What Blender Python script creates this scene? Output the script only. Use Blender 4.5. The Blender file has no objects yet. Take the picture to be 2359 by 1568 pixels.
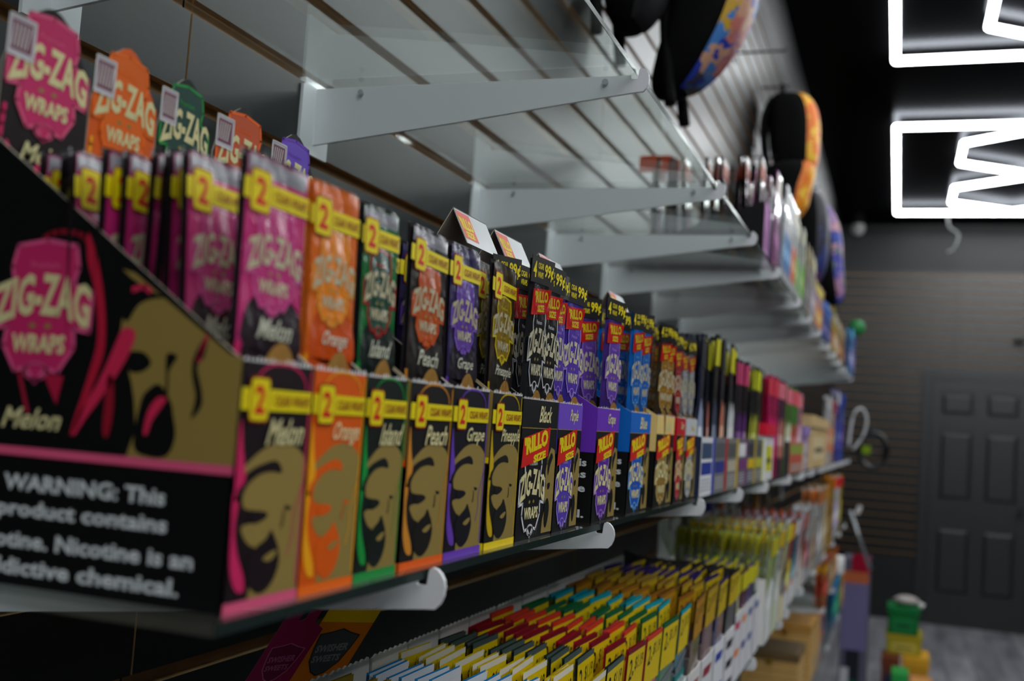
import bpy, math, random
from mathutils import Vector, Matrix
PI = math.pi
random.seed(7)
SC = bpy.context.scene
COL = SC.collection
Z0 = 1.45                                    # lens height above the floor
# ------------------------------------------------------------------ camera
cam_d = bpy.data.cameras.new('camera'); cam = bpy.data.objects.new('camera', cam_d); COL.objects.link(cam)
F_PX = 2493.7
cam_d.sensor_width = 36.0; cam_d.lens = F_PX/2359*36.0
cam_d.clip_start = 0.02; cam_d.clip_end = 60
RT = Vector((0.9401, 0.3346, 0.0682)); FW = Vector((-0.3392, 0.9379, 0.0725)); FW.normalize()
RT = (RT-FW*RT.dot(FW)).normalized(); UP = RT.cross(FW)
Mx = Matrix((RT, UP, -FW)).transposed().to_4x4(); Mx.translation = Vector((0.5458, 0.0, Z0)); cam.matrix_world = Mx
cam_d.dof.use_dof = True; cam_d.dof.focus_distance = 0.80; cam_d.dof.aperture_fstop = 6.3
cam_d.dof.aperture_blades = 0
SC.camera = cam
# ------------------------------------------------------------------ world, exposure
w = bpy.data.worlds.new('world'); SC.world = w; w.use_nodes = True
w.node_tree.nodes['Background'].inputs[0].default_value = (0.5, 0.6, 0.7, 1)
w.node_tree.nodes['Background'].inputs[1].default_value = 0.02
vs = SC.view_settings; vs.view_transform = 'Standard'; vs.look = 'None'; vs.gamma = 1.0
vs.use_curve_mapping = False; vs.exposure = 0.0
LAMP = 18.0
# ------------------------------------------------------------------ materials
def lin(c):
    return tuple(((x/255.0)/12.92 if x/255.0 <= .04045 else ((x/255.0+.055)/1.055)**2.4) for x in c)
_m = {}
def M(name, col, rough=.5, spec=.5, metal=0, bump=0, bscale=60, coat=0, stretch=None, vary=0):
    if name in _m: return _m[name]
    m = bpy.data.materials.new(name); m.use_nodes = True; nt = m.node_tree
    b = nt.nodes['Principled BSDF']; c = lin(col)
    b.inputs['Base Color'].default_value = (*c, 1); b.inputs['Roughness'].default_value = rough
    b.inputs['Specular IOR Level'].default_value = spec; b.inputs['Metallic'].default_value = metal
    if coat: b.inputs['Coat Weight'].default_value = coat; b.inputs['Coat Roughness'].default_value = .07
    if bump or vary:
        tc = nt.nodes.new('ShaderNodeTexCoord'); n = nt.nodes.new('ShaderNodeTexNoise'); n.inputs['Scale'].default_value = bscale
        n.inputs['Detail'].default_value = 4
        mp = nt.nodes.new('ShaderNodeMapping'); nt.links.new(tc.outputs['Object'], mp.inputs[0]); nt.links.new(mp.outputs[0], n.inputs[0])
        if stretch: mp.inputs['Scale'].default_value = stretch
        if bump:
            bp = nt.nodes.new('ShaderNodeBump'); bp.inputs['Strength'].default_value = bump; bp.inputs['Distance'].default_value = .0045
            nt.links.new(n.outputs[0], bp.inputs['Height']); nt.links.new(bp.outputs[0], b.inputs['Normal'])
        if vary:
            mx = nt.nodes.new('ShaderNodeMix'); mx.data_type = 'RGBA'; mx.blend_type = 'MIX'
            mx.inputs[6].default_value = (*c, 1); mx.inputs[7].default_value = tuple(x*(1-vary) for x in c)+(1,)
            nt.links.new(n.outputs[0], mx.inputs[0]); nt.links.new(mx.outputs[2], b.inputs['Base Color'])
    _m[name] = m; return m
def card(c):  return M('print_%d_%d_%d' % c, c, rough=.5, spec=.16)
def foil(c):  return M('foil_%d_%d_%d' % c, c, rough=.25, spec=.75, bump=.8, bscale=36, stretch=(1, 1.7, .9), coat=.7)
def paint(name, c, **k): return M(name, c, **k)
WHITE_MET = M('white_powder_coat', (222, 224, 228), rough=.38, spec=.5)
GLAM = M('black_gloss_laminate', (5, 6, 7), rough=.33, spec=.52, bump=.03, bscale=9)
MDF = M('brown_groove_board', (160, 124, 82), rough=.8, vary=.4, bscale=30)
BLACKP = M('black_wall_paint', (20, 21, 23), rough=.45, spec=.4)
DOORP = M('black_door_paint', (30, 32, 34), rough=.4, spec=.5)
def ceil_mat():
    m = bpy.data.materials.new('black_ceiling'); m.use_nodes = True; nt = m.node_tree; nt.nodes.clear()
    d = nt.nodes.new('ShaderNodeBsdfDiffuse'); d.inputs[0].default_value = (.0012, .0012, .0014, 1); g = nt.nodes.new('ShaderNodeBsdfGlossy'); g.inputs[0].default_value = (.030, .031, .034, 1); g.inputs['Roughness'].default_value = .20
    a = nt.nodes.new('ShaderNodeAddShader'); o = nt.nodes.new('ShaderNodeOutputMaterial'); nt.links.new(d.outputs[0], a.inputs[0]); nt.links.new(g.outputs[0], a.inputs[1]); nt.links.new(a.outputs[0], o.inputs[0]); return m
CEIL = ceil_mat()
DARKM = M('dark_metal', (40, 42, 45), rough=.35, metal=.6)
CHROME = M('chrome_wire', (190, 192, 195), rough=.25, metal=1)
KRAFT = M('grey_board', (196, 186, 170), rough=.8, vary=.1)
WHITEC = M('white_board', (232, 230, 228), rough=.6)
def emis(name, c, s):
    m = bpy.data.materials.new(name); m.use_nodes = True; nt = m.node_tree; nt.nodes.clear()
    e = nt.nodes.new('ShaderNodeEmission'); o = nt.nodes.new('ShaderNodeOutputMaterial'); e.inputs[0].default_value = (*c, 1); e.inputs[1].default_value = s
    nt.links.new(e.outputs[0], o.inputs[0]); return m
LED = emis('led_tube', (.95, .985, 1.0), LAMP)
def glass_mat():
    m = bpy.data.materials.new('shelf_glass'); m.use_nodes = True; nt = m.node_tree; nt.nodes.clear()
    t = nt.nodes.new('ShaderNodeBsdfTransparent'); t.inputs[0].default_value = (.93, .97, .95, 1)
    g = nt.nodes.new('ShaderNodeBsdfGlossy'); g.inputs['Roughness'].default_value = .02; g.inputs[0].default_value = (1, 1, 1, 1)
    lw = nt.nodes.new('ShaderNodeLayerWeight'); lw.inputs[0].default_value = .5     # Schlick: same from both sides of the thin pane
    pw = nt.nodes.new('ShaderNodeMath'); pw.operation = 'POWER'; pw.inputs[1].default_value = 5; nt.links.new(lw.outputs['Facing'], pw.inputs[0])
    f = nt.nodes.new('ShaderNodeMath'); f.operation = 'MULTIPLY_ADD'; f.inputs[1].default_value = .94; f.inputs[2].default_value = .045; nt.links.new(pw.outputs[0], f.inputs[0])
    x = nt.nodes.new('ShaderNodeMixShader'); o = nt.nodes.new('ShaderNodeOutputMaterial')
    nt.links.new(f.outputs[0], x.inputs[0]); nt.links.new(t.outputs[0], x.inputs[1]); nt.links.new(g.outputs[0], x.inputs[2]); nt.links.new(x.outputs[0], o.inputs[0])
    return m
GLASS = glass_mat()
def edge_mat():
    m = bpy.data.materials.new('polished_glass_edge'); m.use_nodes = True; nt = m.node_tree; nt.nodes.clear()
    t = nt.nodes.new('ShaderNodeBsdfTransparent'); t.inputs[0].default_value = (.30, .42, .38, 1); g = nt.nodes.new('ShaderNodeBsdfPrincipled'); g.inputs['Base Color'].default_value = (.03, .05, .045, 1); g.inputs['Roughness'].default_value = .2
    x = nt.nodes.new('ShaderNodeMixShader'); x.inputs[0].default_value = .45; o = nt.nodes.new('ShaderNodeOutputMaterial'); nt.links.new(t.outputs[0], x.inputs[1]); nt.links.new(g.outputs[0], x.inputs[2]); nt.links.new(x.outputs[0], o.inputs[0]); return m
GEDGE = edge_mat()
def splash(name, cols, scale, base, rough=.5):
    """cloth print: procedural blotches of several colours"""
    if name in _m: return _m[name]
    m = bpy.data.materials.new(name); m.use_nodes = True; nt = m.node_tree; b = nt.nodes['Principled BSDF']; b.inputs['Roughness'].default_value = rough
    tc = nt.nodes.new('ShaderNodeTexCoord'); v = nt.nodes.new('ShaderNodeTexVoronoi'); v.inputs['Scale'].default_value = scale
    n = nt.nodes.new('ShaderNodeTexNoise'); n.inputs['Scale'].default_value = scale*1.3
    ad = nt.nodes.new('ShaderNodeMix'); ad.data_type = 'VECTOR'; ad.inputs[0].default_value = .12
    nt.links.new(tc.outputs['Object'], n.inputs[0]); nt.links.new(tc.outputs['Object'], ad.inputs[4]); nt.links.new(n.outputs['Color'], ad.inputs[5])
    nt.links.new(ad.outputs[1], v.inputs[0])
    sp = nt.nodes.new('ShaderNodeSeparateColor'); nt.links.new(v.outputs['Color'], sp.inputs[0])
    r = nt.nodes.new('ShaderNodeValToRGB'); r.color_ramp.interpolation = 'CONSTANT'
    els = r.color_ramp.elements
    while len(els) < len(cols): els.new(.5)
    for i, c in enumerate(cols):
        els[i].position = i/len(cols); els[i].color = (*lin(c), 1)
    nt.links.new(sp.outputs[0], r.inputs[0]); nt.links.new(r.outputs[0], b.inputs['Base Color'])
    _m[name] = m; return m
# ------------------------------------------------------------------ object helpers
def link(o, parent=None):
    COL.objects.link(o)
    if parent is not None: o.parent = parent
    return o
def tag(o, label=None, cat=None, group=None, kind=None):
    if label: o['label'] = label
    if cat: o['category'] = cat
    if group: o['group'] = group
    if kind: o['kind'] = kind
    return o
def thing(name, loc, label, cat, group=None, rot=(0, 0, 0)):
    o = bpy.data.objects.new(name, None); o.empty_display_size = .02; o.location = loc; o.rotation_euler = rot
    COL.objects.link(o); return tag(o, label, cat, group)
_kids = {}
def copy_tree(o, loc, rot=None, label=None, group=None):
    r = o.copy(); COL.objects.link(r); r.location = loc
    if rot is not None: r.rotation_euler = rot
    if label: r['label'] = label
    if group: r['group'] = group
    def rec(s, d):
        for ch in list(s.children):
            c = ch.copy(); COL.objects.link(c); c.parent = d; rec(ch, c)
    rec(o, r); return r
def smooth2(pts, n=4, closed=True):
    out = []; L = len(pts)
    for i in range(L if closed else L-1):
        p = [pts[(i+k-1) % L] if closed else pts[min(max(i+k-1, 0), L-1)] for k in range(4)]
        for j in range(n):
            t = j/n
            out.append(tuple(.5*((2*p[1][a])+(-p[0][a]+p[2][a])*t+(2*p[0][a]-5*p[1][a]+4*p[2][a]-p[3][a])*t*t+(-p[0][a]+3*p[1][a]-3*p[2][a]+p[3][a])*t**3) for a in range(len(pts[0]))))
    if not closed: out.append(tuple(pts[-1]))
    return out
_txt = {}
def text_geo(s, bold):
    k = (s, bold)
    if k in _txt: return _txt[k]
    cu = bpy.data.curves.new('t', 'FONT'); cu.body = s; cu.size = 1; cu.offset = bold; cu.resolution_u = 2; cu.fill_mode = 'FRONT'
    ob = bpy.data.objects.new('t', cu); me = bpy.data.meshes.new_from_object(ob)
    vs_ = [(v.co.x, v.co.y) for v in me.vertices]; fs = [tuple(p.vertices) for p in me.polygons if p.normal.z > -.5]
    bpy.data.objects.remove(ob); bpy.data.curves.remove(cu); bpy.data.meshes.remove(me)
    if not vs_: _txt[k] = ([], []); return _txt[k]
    x0 = min(v[0] for v in vs_); x1 = max(v[0] for v in vs_); y0 = min(v[1] for v in vs_); y1 = max(v[1] for v in vs_)
    vs_ = [((x-x0)/(x1-x0), (y-y0)/(y1-y0)) for x, y in vs_]
    _txt[k] = (vs_, fs); return _txt[k]
class MB:
    def __init__(s): s.v = []; s.f = []; s.mi = []; s.mats = []
    def m(s, mat):
        if mat not in s.mats: s.mats.append(mat)
        return s.mats.index(mat)
    def face(s, pts, mat):
        n = len(s.v); s.v += [tuple(p) for p in pts]; s.f.append(tuple(range(n, n+len(pts)))); s.mi.append(s.m(mat))
    def P(s, F, u, v, d=0):
        O, U, V, N = F; return (O[0]+U[0]*u+V[0]*v+N[0]*d, O[1]+U[1]*u+V[1]*v+N[1]*d, O[2]+U[2]*u+V[2]*v+N[2]*d)
    def poly(s, F, pts, mat, lv=1): s.face([s.P(F, u, v, lv*.00012) for u, v in pts], mat)
    def rect(s, F, u0, v0, u1, v1, mat, lv=1): s.poly(F, [(u0, v0), (u1, v0), (u1, v1), (u0, v1)], mat, lv)
    def slab(s, F, pts, t, mat, side=None):
        n = len(s.v); L = len(pts)
        s.v += [s.P(F, u, v, 0) for u, v in pts]+[s.P(F, u, v, -t) for u, v in pts]
        k = s.m(mat); k2 = s.m(side or mat)
        s.f.append(tuple(range(n, n+L))); s.mi.append(k); s.f.append(tuple(range(n+2*L-1, n+L-1, -1))); s.mi.append(k2)
        for i in range(L):
            j = (i+1) % L; s.f.append((n+i, n+L+i, n+L+j, n+j)); s.mi.append(k2)
    def box(s, x0, x1, y0, y1, z0, z1, mat):
        n = len(s.v); s.v += [(x, y, z) for x in (x0, x1) for y in (y0, y1) for z in (z0, z1)]
        for f in ((0, 1, 3, 2), (4, 6, 7, 5), (0, 4, 5, 1), (2, 3, 7, 6), (0, 2, 6, 4), (1, 5, 7, 3)):
            s.f.append(tuple(n+i for i in f)); s.mi.append(s.m(mat))
    def line(s, F, pts, w, mat, lv=2, closed=False):
        L = len(pts); rng = L if closed else L-1
        for i in range(rng):
            a = pts[i]; b = pts[(i+1) % L]; dx = b[0]-a[0]; dy = b[1]-a[1]; d = math.hypot(dx, dy) or 1e-9
            nx = -dy/d*w/2; ny = dx/d*w/2; ex = dx/d*w*.3; ey = dy/d*w*.3
            s.poly(F, [(a[0]-ex-nx, a[1]-ey-ny), (b[0]+ex-nx, b[1]+ey-ny), (b[0]+ex+nx, b[1]+ey+ny), (a[0]-ex+nx, a[1]-ey+ny)], mat, lv)
    def text(s, F, st, cx, cy, w, h, mat, lv=3, shear=0, rot=0, bold=.02, warp=None):
        vs_, fs = text_geo(st, bold); n = len(s.v); ca, sa = math.cos(rot), math.sin(rot)
        for u, v in vs_:
            x = (u-.5)*w; y = (v-.5)*h
            if warp: x, y = warp(u, v, w, h)
            x += y*shear; s.v.append(s.P(F, cx+x*ca-y*sa, cy+x*sa+y*ca, lv*.00012))
        k = s.m(mat)
        for f in fs: s.f.append(tuple(n+i for i in f)); s.mi.append(k)
    def tube(s, pts, r, mat, seg=8, caps=True):
        pts = [Vector(p) for p in pts]; n = len(s.v); k = s.m(mat); L = len(pts)
        for i, p in enumerate(pts):
            d = (pts[min(i+1, L-1)]-pts[max(i-1, 0)]).normalized(); a = Vector((0, 0, 1)) if abs(d.z) < .9 else Vector((1, 0, 0))
            x = d.cross(a).normalized(); y = d.cross(x); rr = r[i] if isinstance(r, (list, tuple)) else r
            for j in range(seg):
                t = 2*PI*j/seg; q = p+x*math.cos(t)*rr+y*math.sin(t)*rr; s.v.append(tuple(q))
        for i in range(L-1):
            for j in range(seg):
                j2 = (j+1) % seg; s.f.append((n+i*seg+j, n+i*seg+j2, n+(i+1)*seg+j2, n+(i+1)*seg+j)); s.mi.append(k)
        if caps:
            s.f.append(tuple(n+j for j in range(seg))[::-1]); s.mi.append(k); s.f.append(tuple(n+(L-1)*seg+j for j in range(seg))); s.mi.append(k)
    def grid(s, fn, nu, nv, mat):
        n = len(s.v); k = s.m(mat)
        for i in range(nu+1):
            for j in range(nv+1): s.v.append(tuple(fn(i/nu, j/nv)))
        for i in range(nu):
            for j in range(nv):
                a = n+i*(nv+1)+j; s.f.append((a, a+nv+1, a+nv+2, a+1)); s.mi.append(k)
    def build(s, name, parent=None, smooth=False, loc=None):
        me = bpy.data.meshes.new(name); me.from_pydata(s.v, [], s.f)
        for m in s.mats: me.materials.append(m)
        for p, i in zip(me.polygons, s.mi): p.material_index = i; p.use_smooth = smooth
        me.update(); o = bpy.data.objects.new(name, me); link(o, parent)
        if loc: o.location = loc
        return o
FX = ((0, 0, 0), (0, 1, 0), (0, 0, 1), (1, 0, 0))             # a face looking into the room
def fx(x, y=0, z=0): return ((x, y, z), (0, 1, 0), (0, 0, 1), (1, 0, 0))
def fy(x, y=0, z=0): return ((x, y, z), (1, 0, 0), (0, 0, 1), (0, -1, 0))
# ------------------------------------------------------------------ room shell
S = .0762; G0 = Z0+.3125; YB = 9.82; XR = 4.2; YF = -4.0; ZC = Z0+1.905; ZT = Z0+1.60
def struct(o): o['kind'] = 'structure'; return o
def slat_profile(zlo, zhi, z_off):
    out = []; k = math.ceil((zlo-z_off)/S)
    z = zlo
    while True:
        g = z_off+k*S
        if g > zhi: break
        out.append((z, g-.006, 'slat')); out.append((g-.006, g+.006, 'groove')); z = g+.006; k += 1
    out.append((z, zhi, 'slat')); return out
mb = MB()
ys = [YF]+[.704+1.219*k for k in range(-3, 8)]+[YB]
prof = slat_profile(.12+.0, ZT, G0)
for a, b in zip(ys[:-1], ys[1:]):
    a += .0012; b -= .0012
    for z0, z1, kd in prof:
        if z1-z0 < 1e-4: continue
        if kd == 'slat':
            mb.face([(0, a, z0), (0, b, z0), (0, b, z1), (0, a, z1)], GLAM)
            mb.face([(0, a, z0), (0, a, z1), (-.012, a, z1), (-.012, a, z0)], MDF); mb.face([(0, b, z0), (-.012, b, z0), (-.012, b, z1), (0, b, z1)], MDF)
        else:
            mb.face([(-.009, a, z0), (-.009, b, z0), (-.009, b, z1), (-.009, a, z1)], MDF)
            for z in (z0, z1): mb.face([(0, a, z), (0, b, z), (-.009, b, z), (-.009, a, z)], MDF)
mb.box(-.10, -.0125, YF, YB+.1, 0, ZC, BLACKP); mb.box(-.0125, .002, YF, YB, 0, .12, BLACKP); mb.box(-.0125, 0, YF, YB, ZT, ZC, BLACKP)
struct(mb.build('wall_left'))
mb = MB()
prof = slat_profile(Z0-.93, Z0+1.50, Z0+.02)
for a, b in ((0, .96), (.963, 2.18), (2.183, 3.4), (3.403, XR)):
    for z0, z1, kd in prof:
        if b <= .97: z_ok = True
        if kd == 'slat': mb.face([(a, YB, z0), (b, YB, z0), (b, YB, z1), (a, YB, z1)], GLAM)
        else:
            mb.face([(a, YB+.009, z0), (b, YB+.009, z0), (b, YB+.009, z1), (a, YB+.009, z1)], MDF)
            for z in (z0, z1): mb.face([(a, YB, z), (b, YB, z), (b, YB+.009, z), (a, YB+.009, z)], MDF)
mb.box(-.1, XR, YB+.0095, YB+.12, 0, ZC, BLACKP); mb.box(0, XR, YB, YB+.0095, 0, Z0-.93, BLACKP); mb.box(0, XR, YB, YB+.0095, Z0+1.50, ZC, BLACKP)
struct(mb.build('wall_back'))
mb = MB(); mb.box(XR, XR+.1, YF, YB+.12, 0, ZC, BLACKP); struct(mb.build('wall_right'))
mb = MB(); mb.box(-.1, XR+.1, YF-.1, YF, 0, ZC, M('grey_wall_paint', (120, 122, 126), rough=.7)); struct(mb.build('wall_front'))
mb = MB(); mb.box(-.1, XR+.1, YF-.1, YB+.12, ZC, ZC+.08, CEIL)
for x in (.92, 2.14, 3.36): mb.box(x-.003, x+.003, YF, YB, ZC-.001, ZC, CEIL)
struct(mb.build('ceiling'))
# floor of pale wood-look planks
def plank_mat():
    m = bpy.data.materials.new('pale_plank_vinyl'); m.use_nodes = True; nt = m.node_tree; b = nt.nodes['Principled BSDF']; b.inputs['Roughness'].default_value = .4
    tc = nt.nodes.new('ShaderNodeTexCoord'); mp = nt.nodes.new('ShaderNodeMapping'); mp.inputs['Rotation'].default_value = (0, 0, PI/2); nt.links.new(tc.outputs['Object'], mp.inputs[0])
    br = nt.nodes.new('ShaderNodeTexBrick'); br.inputs['Scale'].default_value = 1; br.inputs['Brick Width'].default_value = 1.2; br.inputs['Row Height'].default_value = .18
    br.inputs['Mortar Size'].default_value = .003; br.inputs['Color1'].default_value = (*lin((178, 178, 184)), 1); br.inputs['Color2'].default_value = (*lin((140, 140, 148)), 1); br.inputs['Mortar'].default_value = (*lin((70, 70, 74)), 1)
    nt.links.new(mp.outputs[0], br.inputs[0])
    n = nt.nodes.new('ShaderNodeTexNoise'); n.inputs['Scale'].default_value = 6; n.inputs['Detail'].default_value = 6
    mp2 = nt.nodes.new('ShaderNodeMapping'); mp2.inputs['Scale'].default_value = (1.5, .3, 1); nt.links.new(tc.outputs['Object'], mp2.inputs[0]); nt.links.new(mp2.outputs[0], n.inputs[0])
    cr = nt.nodes.new('ShaderNodeValToRGB'); cr.color_ramp.elements[0].position = .3; cr.color_ramp.elements[0].color = (.45, .45, .45, 1); cr.color_ramp.elements[1].position = .65; cr.color_ramp.elements[1].color = (1, 1, 1, 1)
    nt.links.new(n.outputs[0], cr.inputs[0])
    mx = nt.nodes.new('ShaderNodeMix'); mx.data_type = 'RGBA'; mx.blend_type = 'MULTIPLY'; mx.inputs[0].default_value = 1
    nt.links.new(br.outputs[0], mx.inputs[6]); nt.links.new(cr.outputs[0], mx.inputs[7]); nt.links.new(mx.outputs[2], b.inputs['Base Color']); return m
mb = MB(); mb.box(-.1, XR+.1, YF-.1, YB+.12, -.08, 0, plank_mat()); struct(mb.build('floor'))
# six panel door with casing
mb = MB(); dx0, dx1, dzt = .795, 1.555, Z0+.585; yd = YB-.035
mb.box(dx0, dx1, yd+.012, YB, 0, dzt, DOORP)
xs = [dx0, .87, 1.13, 1.22, 1.475, dx1]; pz = [(Z0+.285, Z0+.475), (Z0-.42, Z0+.15), (Z0-1.19, Z0-.65)]
for a, b in ((0, 1), (2, 3), (4, 5)): mb.box(xs[a], xs[b], yd, yd+.012, 0, dzt, DOORP)
rz = [0, Z0-1.19, Z0-.65, Z0-.42, Z0+.15, Z0+.285, Z0+.475, dzt]
for a, b in ((xs[1], xs[2]), (xs[3], xs[4])):
    for i in (0, 2, 4, 6): mb.box(a, b, yd, yd+.012, rz[i], rz[i+1], DOORP)
    for z0, z1 in pz:
        e = .035
        n = len(mb.v); mb.v += [(a+.012, yd+.012, z0+.012), (b-.012, yd+.012, z0+.012), (b-.012, yd+.012, z1-.012), (a+.012, yd+.012, z1-.012), (a+e, yd+.002, z0+e), (b-e, yd+.002, z0+e), (b-e, yd+.002, z1-e), (a+e, yd+.002, z1-e)]
        for f in ((0, 1, 5, 4), (1, 2, 6, 5), (2, 3, 7, 6), (3, 0, 4, 7), (4, 5, 6, 7)): mb.f.append(tuple(n+i for i in f)); mb.mi.append(mb.m(DOORP))
dr = struct(mb.build('door_1'))
mb = MB(); mb.tube([(1.50, yd, Z0-.47), (1.50, yd-.05, Z0-.47)], .012, DARKM); mb.tube([(1.50, yd-.05, Z0-.47), (1.50, yd-.075, Z0-.47)], .028, DARKM, 16); mb.build('door_knob', dr)
mb = MB()
for x0, x1, z0, z1 in ((dx0-.075, dx0-.004, 0, dzt+.075), (dx1+.004, dx1+.075, 0, dzt+.075), (dx0-.004, dx1+.004, dzt+.004, dzt+.075)):
    mb.box(x0, x1, YB-.022, YB, z0, z1, DOORP); mb.box(x0+.012, x1-.012, YB-.03, YB-.022, z0, z1-.012, DOORP)
struct(mb.build('trim_1'))
# ------------------------------------------------------------------ ceiling lights
LZ = ZC-.040
def frame_light(y0, label):
    t = thing('led_light_fixture', (1.75, y0+1.25, ZC), label, 'ceiling light', None)
    L = 2.5; zz = -.040; r = .017; x0, x1 = -1.29, 1.29; ya, yb = -L/2, L/2
    mb = MB()
    for a, b in (((x0, ya), (x1, ya)), ((x1, ya), (x1, yb)), ((x1, yb), (x0, yb)), ((x0, yb), (x0, ya))): mb.tube([(a[0], a[1], zz), (b[0], b[1], zz)], r, LED, 10)
    mb.build('outer_tube', t, True)
    s = .6
    hx = s*math.cos(PI/6)/1.28
    for cx in (-.45, .45):
        for cy in (-.61, .61):
            mb = MB(); vx = [(cx-.45, cy-.25), (cx-.45, cy+.25), (cx, cy+.57), (cx+.45, cy+.25), (cx+.45, cy-.25), (cx, cy-.57)]
            if cx > 0: vx = [(cx-.43, cy-.25), (cx-.43, cy+.25)]+vx[2:]
            for i in range(6): mb.tube([(*vx[i], zz), (*vx[(i+1) % 6], zz)], r, LED, 10)
            mb.build('hexagon_tube', t, True)
    mb = MB()
    for cy in (-.61, .61): mb.tube([(-.45-.45, cy, zz), (-.45-.45, cy, zz+.001)], .01, LED, 6)
    for x in (x0+.1, 0, x1-.1):
        for y in (ya, yb): mb.tube([(x, y, zz+r*.6), (x, y, 0)], .006, DARKM, 6)
    mb.build('mounting_clip', t)
    return t
FR = [(6.62, 'farthest white tube light frame with hexagons, over the door end'), (2.95, 'nearer white tube light frame with hexagons, cut by the top edge'), (-.55, 'white tube light frame behind the view, over the near aisle'), (-3.7, 'white tube light frame over the shop front behind the view')]
for y, lb in FR: frame_light(y, lb)
mb = MB(); mb.tube(smooth2([(.84, 9.15, LZ), (.86, 9.18, LZ-.10), (.93, 9.2, LZ-.16), (.90, 9.2, LZ-.27), (.85, 9.2, LZ-.30)], 5, False), .008, M('grey_cable', (120, 124, 122), rough=.5), 8)
tag(mb.build('light_cable', None, True), 'loose grey power cable dangling below the farthest tube light', 'cable')
t = thing('security_camera', (.14, YB, Z0+1.87), 'small white dome camera high on the back wall', 'security camera')
mb = MB(); mb.tube([(0, 0, 0), (0, -.03, 0)], .06, WHITEC, 20); mb.build('mount', t, True)
mb = MB(); mb.tube([(0, -.03, 0), (0, -.06, 0), (0, -.08, 0)], [.05, .04, .015], WHITEC, 20); mb.build('dome', t, True)
# ------------------------------------------------------------------ shelf brackets and glass
ZU = Z0+.3040; ZL = Z0-.0863; Z3 = Z0-.3900; Z4 = Z0-.580; Z5 = Z0-.770      # undersides of the glass
def make_bracket(label):
    t = thing('shelf_bracket', (0, 0, 0), label, 'shelf bracket')
    mb = MB(); F = ((0, -.0015, 0), (1, 0, 0), (0, 0, 1), (0, -1, 0))
    arc = [(.3130+.0166*math.cos(a)+.0, -.0020+.0115*math.sin(a)) for a in [math.radians(d) for d in range(-50, 35, 7)]]
    pr_ = [(.003, -.054), (.15, -.036), (.27, -.0200), (.320, -.0138), (.3256, -.0134), (.3284, -.0105), (.3300, -.0065), (.3305, -.0020), (.3298, .0018), (.3280, .0048), (.3255, .0070), (.3232, .0076), (.3216, .0068), (.3210, .0045), (.3207, .0010), (.3204, -.0014), (.3202, -.0020), (.3152, -.0020), (.3146, -.0014), (.3144, .0014), (.003, .0014)]
    mb.slab(F, pr_, .003, WHITE_MET); mb.build('blade', t)
    mb = MB(); mb.box(0, .003, -.026, .026, -.064, 0, WHITE_MET); mb.box(-.006, .001, -.020, .020, -.002, .008, WHITE_MET); mb.build('wall_plate', t)
    for hx_ in (.052, .292):
        mb = MB(); mb.tube([(hx_, -.0032, -.0045), (hx_, -.0052, -.0045)], .0028, M('screw_metal', (176, 180, 184), rough=.45, metal=.2), 12); mb.build('screw', t)
    return t
BR = make_bracket('white bracket holding the empty upper glass shelf, nearest of all')
UY = [.900, .556, 1.336, 1.666, 2.015, 2.46, 2.79, 3.14, 3.58, 3.92, 4.27, 4.71, 5.05, 5.38]
LY = [.521, .874, 1.318, 1.659, 2.001, 2.445, 2.79, 3.13, 3.57, 3.91, 4.26, 4.70, 5.04, 5.50]
ORD = ['first', 'second', 'third', 'fourth', 'fifth', 'sixth', 'seventh', 'eighth', 'ninth', 'tenth', 'eleventh', 'twelfth', 'thirteenth', 'fourteenth']
BR.location = (0, UY[0], ZU); first = True
for nm, zz, yy in (('upper', ZU, UY), ('middle', ZL, LY)):
    srt = sorted(yy)
    for y in yy:
        if nm == 'upper' and y == UY[0]:
            BR['label'] = 'white bracket with two screws under the empty upper shelf, nearest in full view'; BR['group'] = 'upper shelf brackets'; continue
        copy_tree(BR, (0, y, zz), None, 'white metal bracket under the %s glass shelf, %s from the near end' % (nm, ORD[srt.index(y)]), nm+' shelf brackets')
for nm, zz, yy in (('third', Z3, [1.60, 1.95, 2.40, 2.55, 2.95, 3.4, 3.9, 4.4, 4.9, 5.4]), ('fourth', Z4, [3.96, 4.5, 5.1]), ('bottom', Z5, [2.3, 2.95, 3.50, 4.34, 5.1])):
    for i, y in enumerate(yy): copy_tree(BR, (0, y, zz), None, 'white bracket tip under the cluttered %s glass shelf, %s from the near end' % (nm, ORD[i]), nm+' shelf brackets')
def glass_shelf(y0, y1, z, label, grp, x1=.3195):
    t = thing('glass_shelf', (0, y0, z), label, 'glass shelf', grp); L = y1-y0; x0 = .0035
    mb = MB(); mb.box(x0, x1-.0006, 0, L, .0015, .0064, GLASS); mb.build('pane', t)
    mb = MB(); mb.box(x1-.0005, x1, 0, L, .0016, .0063, GEDGE); mb.build('polished_edge', t)
UG = [(-.3, 1.334), (1.338, 2.30), (2.304, 3.40), (3.404, 4.50), (4.504, 5.60)]
LG = [(.336, 1.11), (1.113, 2.22), (2.224, 3.35), (3.354, 4.48), (4.484, 5.65)]
for i, (a, b) in enumerate(UG): glass_shelf(a, b, ZU, 'clear glass pane of the upper shelf, %s from the near end' % ORD[i], 'upper glass shelf panes')
for i, (a, b) in enumerate(LG): glass_shelf(a, b, ZL, 'clear glass pane of the middle shelf under cartons, %s from the near end' % ORD[i], 'middle glass shelf panes')
for i, (a, b) in enumerate([(.45, 1.10), (1.104, 2.32), (2.324, 3.5), (3.504, 4.6), (4.604, 5.7)]): glass_shelf(a, b, Z3, 'glass pane of the third shelf down, %s from the near end' % ORD[i], 'third shelf panes')
for i, (a, b) in enumerate([(3.92, 4.7), (4.704, 5.6)]): glass_shelf(a, b, Z4, 'glass pane of the fourth shelf down, %s from the near end' % ORD[i], 'fourth shelf panes')
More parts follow.
